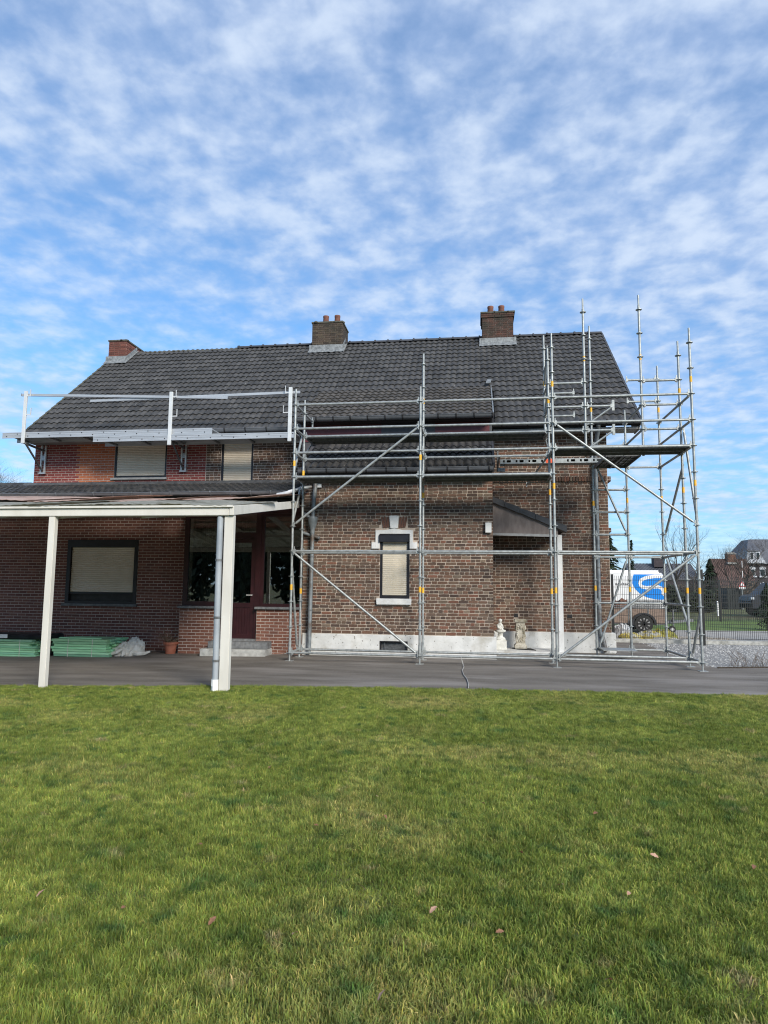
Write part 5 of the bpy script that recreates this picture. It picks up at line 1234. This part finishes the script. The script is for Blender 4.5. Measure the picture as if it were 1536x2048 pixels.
# ---- far houses
bh = thing('brown_roofed_house', 'distant house with steep brown tiled roof and pale chimney', 'house', (47, 117, 0))
def gable_house(t, x0, x1, y0, y1, ze, zr, wall, roof, ov=.4):
    ym = (y0 + y1) / 2
    q = MB(); q.box(x0, x1, y0, y1, -.3, ze); q.add([(x0, y0, ze), (x0, y1, ze), (x0, ym, zr - .2)], [(0, 1, 2)]); q.add([(x1, y0, ze), (x1, y1, ze), (x1, ym, zr - .2)], [(0, 1, 2)]); q.build('wall', wall, t)
    q = MB(); n = 30
    for k in range(2):
        s = -1 if k == 0 else 1; ye = ym + s * ((y1 - y0) / 2 + ov)
        L = [(x0 - ov, ye, ze - .35), (x1 + ov, ye, ze - .35), (x1 + ov, ym, zr), (x0 - ov, ym, zr)]
        q.add(L + [(x, y, z - .2) for x, y, z in L], [(0, 1, 2, 3), (7, 6, 5, 4), (0, 4, 5, 1), (1, 5, 6, 2), (2, 6, 7, 3), (3, 7, 4, 0)])
    # tile ribs on the near slope
    nrib = int((x1 - x0) * 4)
    for i in range(nrib):
        x = x0 - ov + (x1 - x0 + 2 * ov) * (i + .5) / nrib; q.bar((x, y0 - ov, ze - .32), (x, ym, zr + .03), .10, .10)
    return q.build('roof', roof, t)
ro = gable_house(bh, 46.3, 51.6, 112, 121, 2.2, 6.9, 'wall_brown', 'roof_brown')
q = MB(); q.box(48.6, 50.0, 115.6, 117, 5.5, 7.75); ch = q.build('chimney', 'wall_brown', ro); q = MB(); q.box(48.5, 50.1, 115.5, 117.1, 7.7, 7.85)
for i in range(4): q.box(48.6 + i * .36, 48.85 + i * .36, 115.9, 116.6, 7.85, 8.1)
q.build('chimney_cap', 'concrete', ch)
q = MB(); q.box(48.4, 50.2, 115.0, 115.7, 5.9, 6.25); q.build('lead_apron', 'concrete', ro)
for x in (46.8, 49.6): q = MB(); q.box(x, x + 1.2, 111.95, 112, .8, 2.0); wi = q.build('window', 'villa_white', bh); q = MB(); q.box(x + .1, x + 1.1, 111.93, 111.95, .9, 1.9); q.build('pane', 'car_glass', wi)
vl = thing('dark_villa', 'large dark brick villa with slate mansard roof and white framed windows', 'house', (70, 150, 0))
vx = 62.3
q = MB(); q.box(vx, 84, 145, 160, -.3, 7.2); q.build('wall', 'villa_brick', vl)
q = MB(); v = [(vx - .3, 144.4, 7.0), (84, 144.4, 7.0), (84, 160.6, 7.0), (vx - .3, 160.6, 7.0), (vx + 3.3, 150, 12.8), (84, 150, 12.8), (84, 155, 12.8), (vx + 3.3, 155, 12.8)]
q.add(v, [(3, 2, 1, 0), (4, 5, 6, 7), (0, 1, 5, 4), (1, 2, 6, 5), (2, 3, 7, 6), (3, 0, 4, 7)]); vr = q.build('roof', 'slate', vl)
q = MB(); q.prism([(vx - .1, 7.0), (vx + 4.2, 7.0), (vx + 2.5, 9.95), (vx + .35, 9.95)], 1, 143.8, 149); gb_ = q.build('gable', 'villa_grey', vl)
q = MB(); q.add([(vx + .1, 143.5, 9.9), (vx + 2.8, 143.5, 9.9), (vx + 3.5, 150, 12.7), (vx + 2.9, 150, 12.7), (vx + .1, 143.5, 9.75), (vx + 2.8, 143.5, 9.75), (vx + 3.5, 150, 12.5), (vx + 2.9, 150, 12.5)], [(0, 1, 2, 3), (7, 6, 5, 4), (0, 4, 5, 1), (1, 5, 6, 2), (2, 6, 7, 3), (3, 7, 4, 0)]); q.build('gable_roof', 'slate', gb_)
for x in (vx + .75, vx + 2.0):
    q = MB(); q.box(x, x + .85, 143.72, 143.8, 7.9, 9.6); wi = q.build('window', 'villa_white', gb_); q = MB(); q.box(x + .14, x + .71, 143.68, 143.72, 8.05, 9.45); q.build('pane', 'car_glass', wi)
q = MB()
for k in range(5): q.box(vx + .1 + k * .75, vx + .75 + k * .75, 143.6, 143.8, 7.15, 7.75)
q.build('balcony', 'villa_white', gb_)
for x in (vx + 1.0, vx + 3.1, vx + 5.2, vx + 7.3):
    q = MB(); q.box(x, x + 1.15, 144.93, 145, 4.35, 5.9); q.prism([(x - .2, 5.85), (x + 1.35, 5.85), (x + 1.15, 6.3), (x + .57, 6.5), (x, 6.3)], 1, 144.85, 145); q.box(x - .2, x + 1.35, 144.6, 145, 4.05, 4.35); wi = q.build('window', 'villa_white', vl); q = MB(); q.box(x + .12, x + 1.03, 144.88, 144.93, 4.4, 5.75); q.build('pane', 'car_glass', wi)
    q = MB(); q.box(x - .1, x + 1.25, 144.93, 145, -.2, 2.5); q.prism([(x - .1, 2.5), (x, 2.95), (x + .25, 2.5), (x + .57, 3.25), (x + .9, 2.5), (x + 1.15, 2.95), (x + 1.25, 2.5)], 1, 144.9, 145); wi = q.build('window', 'villa_white', vl); q = MB(); q.box(x + .12, x + 1.03, 144.88, 144.93, .2, 2.1); q.build('pane', 'car_glass', wi)
gh = thing('grey_roofed_house', 'distant house with grey roof and dark chimney above the white van', 'house', (40, 120, 0))
ro = gable_house(gh, 32.5, 44, 118, 128, 3.6, 6.2, 'villa_brick', 'slate'); q = MB(); q.box(37.2, 39.0, 121, 123, 5.5, 7.6); q.build('chimney', 'villa_brick', ro)
q = MB(); q.box(22.1, 23.3, 40.2, 41.6, -.05, 1.5); ctn = q.build('green_container', 'container_green', None, at=(22.7, 40.9, -.05), bevel=.03); tag(ctn, 'dark green box container standing on the field before the brown house', 'container')
q = MB(); q.box(22.06, 23.34, 40.16, 41.64, 1.501, 1.56); q.build('lid', 'container_green', ctn)
for i in range(7): q = MB(); q.box(22.16 + i * .165, 22.20 + i * .165, 40.17, 40.199, .05, 1.42); q.build('rib', 'container_green', ctn)
sg = thing('road_sign', 'triangular red bordered warning sign on a striped pole by the road', 'sign', (23.6, 40, 0))
q = MB(); q.tube((23.6, 40, -.05), (23.6, 40, 2.1), .04, 8); q.build('pole', 'galvanised', sg)
q = MB(); q.prism([(23.36, 1.66), (23.84, 1.66), (23.6, 2.08)], 1, 39.93, 39.96); tb = q.build('sign_plate', 'sign_red', sg); q = MB(); q.prism([(23.45, 1.71), (23.75, 1.71), (23.6, 1.98)], 1, 39.92, 39.93); q.build('sign_face', 'sign_white', tb); q = MB(); q.prism([(23.56, 1.73), (23.64, 1.73), (23.615, 1.87), (23.585, 1.87)], 1, 39.912, 39.92); q.build('symbol', 'letter_grey', tb)
q = MB(); q.box(23.38, 23.82, 39.93, 39.96, 1.48, 1.61); q.build('sub_plate', 'sign_white', sg)
q = MB(); q.tube((24.05, 41, -.05), (24.05, 41, 3.8), .022, 8); pl = q.build('striped_pole', 'sign_white', None, at=(24.05, 41, -.05))
for i in range(5): q = MB(); q.tube((24.05, 41, .6 + i * .75), (24.05, 41, .85 + i * .75), .024, 8); q.build('red_stripe', 'roof_brown', pl)
sg.location.x -= .5; pl.location.x -= .5
tag(pl, 'tall thin red and white striped pole behind the warning sign', 'pole')
q = MB(); q.tube((17.0, 27, -.05), (17.0, 27, .75), .055, 10, .048); q.lathe([(.048, 0), (.03, .04), (.01, .05)], (17.0, 27, .75), 10); o = q.build('white_bollard', 'sign_white', None, at=(17, 27, -.05), smooth=True); tag(o, 'short white marker post standing on the field', 'post')
bt = thing('bird_table', 'small bird table with little roof standing on the field', 'bird table', (18.6, 27.5, 0))
q = MB(); q.tube((18.6, 27.5, -.05), (18.6, 27.5, 1.65), .04, 8); q.build('post', 'bark_dark', bt); q = MB(); q.box(18.25, 18.95, 27.25, 27.75, 1.62, 1.66); q.build('tray', 'bark_dark', bt); q = MB(); q.lathe([(.09, 0), (.11, .12), (.07, .26), (.01, .33)], (18.55, 27.5, 1.66), 8); q.build('feeder', 'roof_brown', bt); bt.location.x -= 1.25

# ------------------------------------------------------------------ lawn: leaves and grass
LEAF = [(1.64, -9.96, 1), (2.03, -7.67, 0), (2.64, -7.7, 1), (3.11, -9.66, 1), (3.47, -9.83, 1), (4.07, -9.48, 1), (2.70, -8.88, 0), (2.97, -8.26, 1), (3.09, -8.66, 0), (4.15, -10.27, 0), (3.33, -10.49, 1), (4.62, -9.03, 1), (4.38, -9.52, 1), (2.53, -10.08, 0), (.43, -8.5, 0), (3.76, -9.98, 0), (2.91, -10.13, 1), (2.13, -9.28, 0), (2.09, -10.03, 0), (3.70, -8.29, 1), (5.1, -9.1, 0), (4.42, -8.37, 0), (3.9, -9.1, 0)]
def leaf_mesh(m, seed):
    r = random.Random(seed); q = MB(); pts = []
    for i in range(18):
        t = i / 17; wv = math.sin(math.pi * min(1, t * 1.05)) ** .8 * (.6 + .4 * abs(math.sin(t * 9.5))); pts.append((t, wv * .26))
    up = [(t - .5, w_, .10 * math.sin(t * 3) + w_ * .25) for t, w_ in pts]; lo = [(t - .5, -w_, .10 * math.sin(t * 3) + w_ * .15) for t, w_ in pts]; md = [(t - .5, 0, .10 * math.sin(t * 3)) for t, _ in pts]; n = 18
    q.add(up + md + lo, [(i, i + 1, n + i + 1, n + i) for i in range(n - 1)] + [(n + i, n + i + 1, 2 * n + i + 1, 2 * n + i) for i in range(n - 1)]); return datamesh(q, 'leaf', m)
LM = [[leaf_mesh('dead_leaf', i) for i in range(2)], [leaf_mesh('dead_leaf_pale', 5 + i) for i in range(2)]]
ORD = ['nearest', 'second nearest', 'third nearest', 'fourth nearest', 'fifth nearest', 'sixth nearest', 'seventh nearest', 'eighth nearest', 'ninth nearest', 'tenth nearest', 'eleventh nearest', 'twelfth nearest']
LEAF.sort(key=lambda t: t[1]); CNT = [0, 0]
for i, (x, y, k) in enumerate(LEAF):
    o = inst(LM[k][i % 2], 'fallen_leaf', None, (x, y, .043), (rnd.uniform(-.6, .6), rnd.uniform(-.5, .5), rnd.uniform(0, 6.28)), (.044 * rnd.uniform(.75, 1.2),) * 3)
    CNT[k] += 1
    tag(o, ('dark brown' if k == 0 else 'pale pinkish') + ' dry leaf on the lawn, ' + ORD[CNT[k] - 1] + ' the bottom edge', 'leaf', ('brown' if k == 0 else 'pale') + ' leaves on the lawn')
# grass: instanced tufts
def grass_mat():
    m = bpy.data.materials.new('grass'); m.use_nodes = True; n, l = m.node_tree.nodes, m.node_tree.links; p = n['Principled BSDF']; out = n['Material Output']
    g = n.new('ShaderNodeNewGeometry')
    def noise(sc, det, off):
        mp = n.new('ShaderNodeMapping'); mp.inputs['Location'].default_value = (off, off, 0); mp.inputs['Scale'].default_value = (1, 1, 0); l.new(g.outputs['Position'], mp.inputs[0]); q = n.new('ShaderNodeTexNoise'); q.inputs['Scale'].default_value = sc; q.inputs['Detail'].default_value = det; l.new(mp.outputs[0], q.inputs['Vector']); return q.outputs[0]
    def rng(v, a, b):
        q = n.new('ShaderNodeMapRange'); l.new(v, q.inputs[0]); q.inputs[1].default_value = a; q.inputs[2].default_value = b; return q.outputs[0]
    def mix(f, a, b, bt='MIX'):
        q = n.new('ShaderNodeMix'); q.data_type = 'RGBA'; q.blend_type = bt
        if isinstance(f, float): q.inputs[0].default_value = f
        else: l.new(f, q.inputs[0])
        for i, v in ((6, a), (7, b)):
            if isinstance(v, tuple): q.inputs[i].default_value = (*v, 1)
            else: l.new(v, q.inputs[i])
        return q.outputs[2]
    c = mix(rng(noise(1.3, 4, 2.), .36, .64), (.170, .225, .044), (.265, .325, .070))
    c = mix(rng(noise(.7, 6, 9.), .52, .72), c, (.34, .345, .11))
    c = mix(rng(noise(3.8, 5, 5.), .62, .74), c, (.36, .315, .15))
    c = mix(rng(noise(4.2, 4, 15.), .56, .70), c, (.095, .175, .045))
    c = mix(rng(noise(10., 4, 21.), .34, .66), mix(1., c, (.56, .62, .56), 'MULTIPLY'), mix(1., c, (1.42, 1.34, 1.3), 'MULTIPLY'))
    a = n.new('ShaderNodeAttribute'); a.attribute_name = 'Col'; c = mix(1., c, a.outputs['Color'], 'MULTIPLY')
    l.new(c, p.inputs['Base Color']); p.inputs['Roughness'].default_value = .55; p.inputs['Specular IOR Level'].default_value = .3
    t = n.new('ShaderNodeBsdfTranslucent'); l.new(c, t.inputs[0]); ms = n.new('ShaderNodeMixShader'); ms.inputs[0].default_value = .35; l.new(p.outputs[0], ms.inputs[1]); l.new(t.outputs[0], ms.inputs[2]); l.new(ms.outputs[0], out.inputs[0]); MATS['grass'] = m
grass_mat()
gcol = bpy.data.collections.new('grass_tufts')
def tuft(i):
    r = random.Random(100 + i); q = MB(); lead = r.uniform(0, 6.28)
    for _ in range(80):
        a, k = r.uniform(0, 6.28), r.random() ** .5 * .11; x, y = k * math.cos(a), k * math.sin(a); h = r.uniform(.014, .040); la = lead + r.uniform(-1.1, 1.1); ln = r.uniform(.2, .95) * h; w_ = r.uniform(.0012, .0022); wa = r.uniform(0, 6.28); wx, wy = w_ * math.cos(wa), w_ * math.sin(wa); dx, dy = math.cos(la) * ln, math.sin(la) * ln
        b = r.uniform(.7, 1.3); dry = r.random() < .13
        col = (1.7 * b, 1.3 * b, 1.7 * b) if dry else (b * r.uniform(.85, 1.15), b, b * r.uniform(.8, 1.2))
        q.add([(x - wx, y - wy, -.004), (x + wx, y + wy, -.004), (x + dx * .35 - wx, y + dy * .35 - wy, h * .6), (x + dx * .35 + wx, y + dy * .35 + wy, h * .6), (x + dx, y + dy, h * (1 - .35 * min(1, ln / h)))], [(0, 1, 3, 2), (2, 3, 4)], col)
    me = datamesh(q, 'tuft', 'grass'); o = bpy.data.objects.new('tuft', me); gcol.objects.link(o)
for i in range(10): tuft(i)
pts, rots, scs, idx = [], [], [], []
import mathutils.noise as mn
def edge_y(x):
    for (xa, ya), (xb, yb_) in zip(EDGE[:-1], EDGE[1:]):
        if xa <= x <= xb: return ya + (yb_ - ya) * (x - xa) / (xb - xa)
    return -3
N = 0
fwd = Vector((_f.x, _f.y)).normalized(); rgt = Vector((fwd.y, -fwd.x))
while N < 36000:
    d = 1.6 + rnd.random() ** .72 * 10.5; hw = d * .62 + .9
    lat = rnd.uniform(-hw, hw); x = CAM.x + fwd.x * d + rgt.x * lat; y = CAM.y + fwd.y * d + rgt.y * lat
    if y > edge_y(x) - .06: continue
    N += 1
    tall = .8 * mn.noise(Vector((x * .9, y * .9, 1.3))) + .6 * mn.noise(Vector((x * 2.6, y * 2.6, 4.3))) + .7 * mn.noise(Vector((x * 6.5, y * 6.5, 9.3)))
    s = 1.0 + .6 * tall + rnd.uniform(-.2, .25) + (.5 if rnd.random() < .06 else 0)
    if rnd.random() < max(0, -.35 - tall) * .8: continue
    pts.append((x, y, gz(x) - .004)); rots.append((rnd.uniform(-.15, .15), rnd.uniform(-.15, .15), rnd.uniform(0, 6.28))); scs.append((1 + .1 * rnd.uniform(-1, 1), 1, max(.5, s))); idx.append(rnd.randrange(10))
# a few taller tufts along the edging and round the posts
for i in range(900):
    x = rnd.uniform(-4.5, 9); y = edge_y(x) - rnd.random() ** 2 * .25 - .02; pts.append((x, y, gz(x) - .004)); rots.append((rnd.uniform(-.2, .2), rnd.uniform(-.2, .2), rnd.uniform(0, 6.28))); scs.append((.7, .7, rnd.uniform(.8, 1.5 if rnd.random() < .85 else 2.1))); idx.append(rnd.randrange(10))
gm = bpy.data.meshes.new('grass'); gm.from_pydata(pts, [], [])
A1 = gm.attributes.new('rot', 'FLOAT_VECTOR', 'POINT'); A1.data.foreach_set('vector', [k for r in rots for k in r]); A2 = gm.attributes.new('scl', 'FLOAT_VECTOR', 'POINT'); A2.data.foreach_set('vector', [k for r in scs for k in r]); A3 = gm.attributes.new('idx', 'INT', 'POINT'); A3.data.foreach_set('value', idx)
go = bpy.data.objects.new('lawn_grass', gm); COL.objects.link(go); tag(go, 'short green and yellowish lawn grass', 'grass', kind='stuff')
ng = bpy.data.node_groups.new('grass_scatter', 'GeometryNodeTree'); ng.interface.new_socket('Geometry', in_out='INPUT', socket_type='NodeSocketGeometry'); ng.interface.new_socket('Geometry', in_out='OUTPUT', socket_type='NodeSocketGeometry')
nn, nl = ng.nodes, ng.links; gi = nn.new('NodeGroupInput'); gout = nn.new('NodeGroupOutput'); ci = nn.new('GeometryNodeCollectionInfo'); ci.inputs['Collection'].default_value = gcol; ci.inputs['Separate Children'].default_value = True; ci.inputs['Reset Children'].default_value = True
ip = nn.new('GeometryNodeInstanceOnPoints'); ip.inputs['Pick Instance'].default_value = True
def na(nm, ty):
    q = nn.new('GeometryNodeInputNamedAttribute'); q.data_type = ty; q.inputs[0].default_value = nm; return q.outputs[0]
nl.new(gi.outputs[0], ip.inputs['Points']); nl.new(ci.outputs[0], ip.inputs['Instance']); nl.new(na('idx', 'INT'), ip.inputs['Instance Index']); nl.new(na('rot', 'FLOAT_VECTOR'), ip.inputs['Rotation']); nl.new(na('scl', 'FLOAT_VECTOR'), ip.inputs['Scale']); nl.new(ip.outputs[0], gout.inputs[0])
gmod = go.modifiers.new('scatter', 'NODES'); gmod.node_group = ng
print('bricks', len(BR), 'tiles', len(TILE_OBJS))
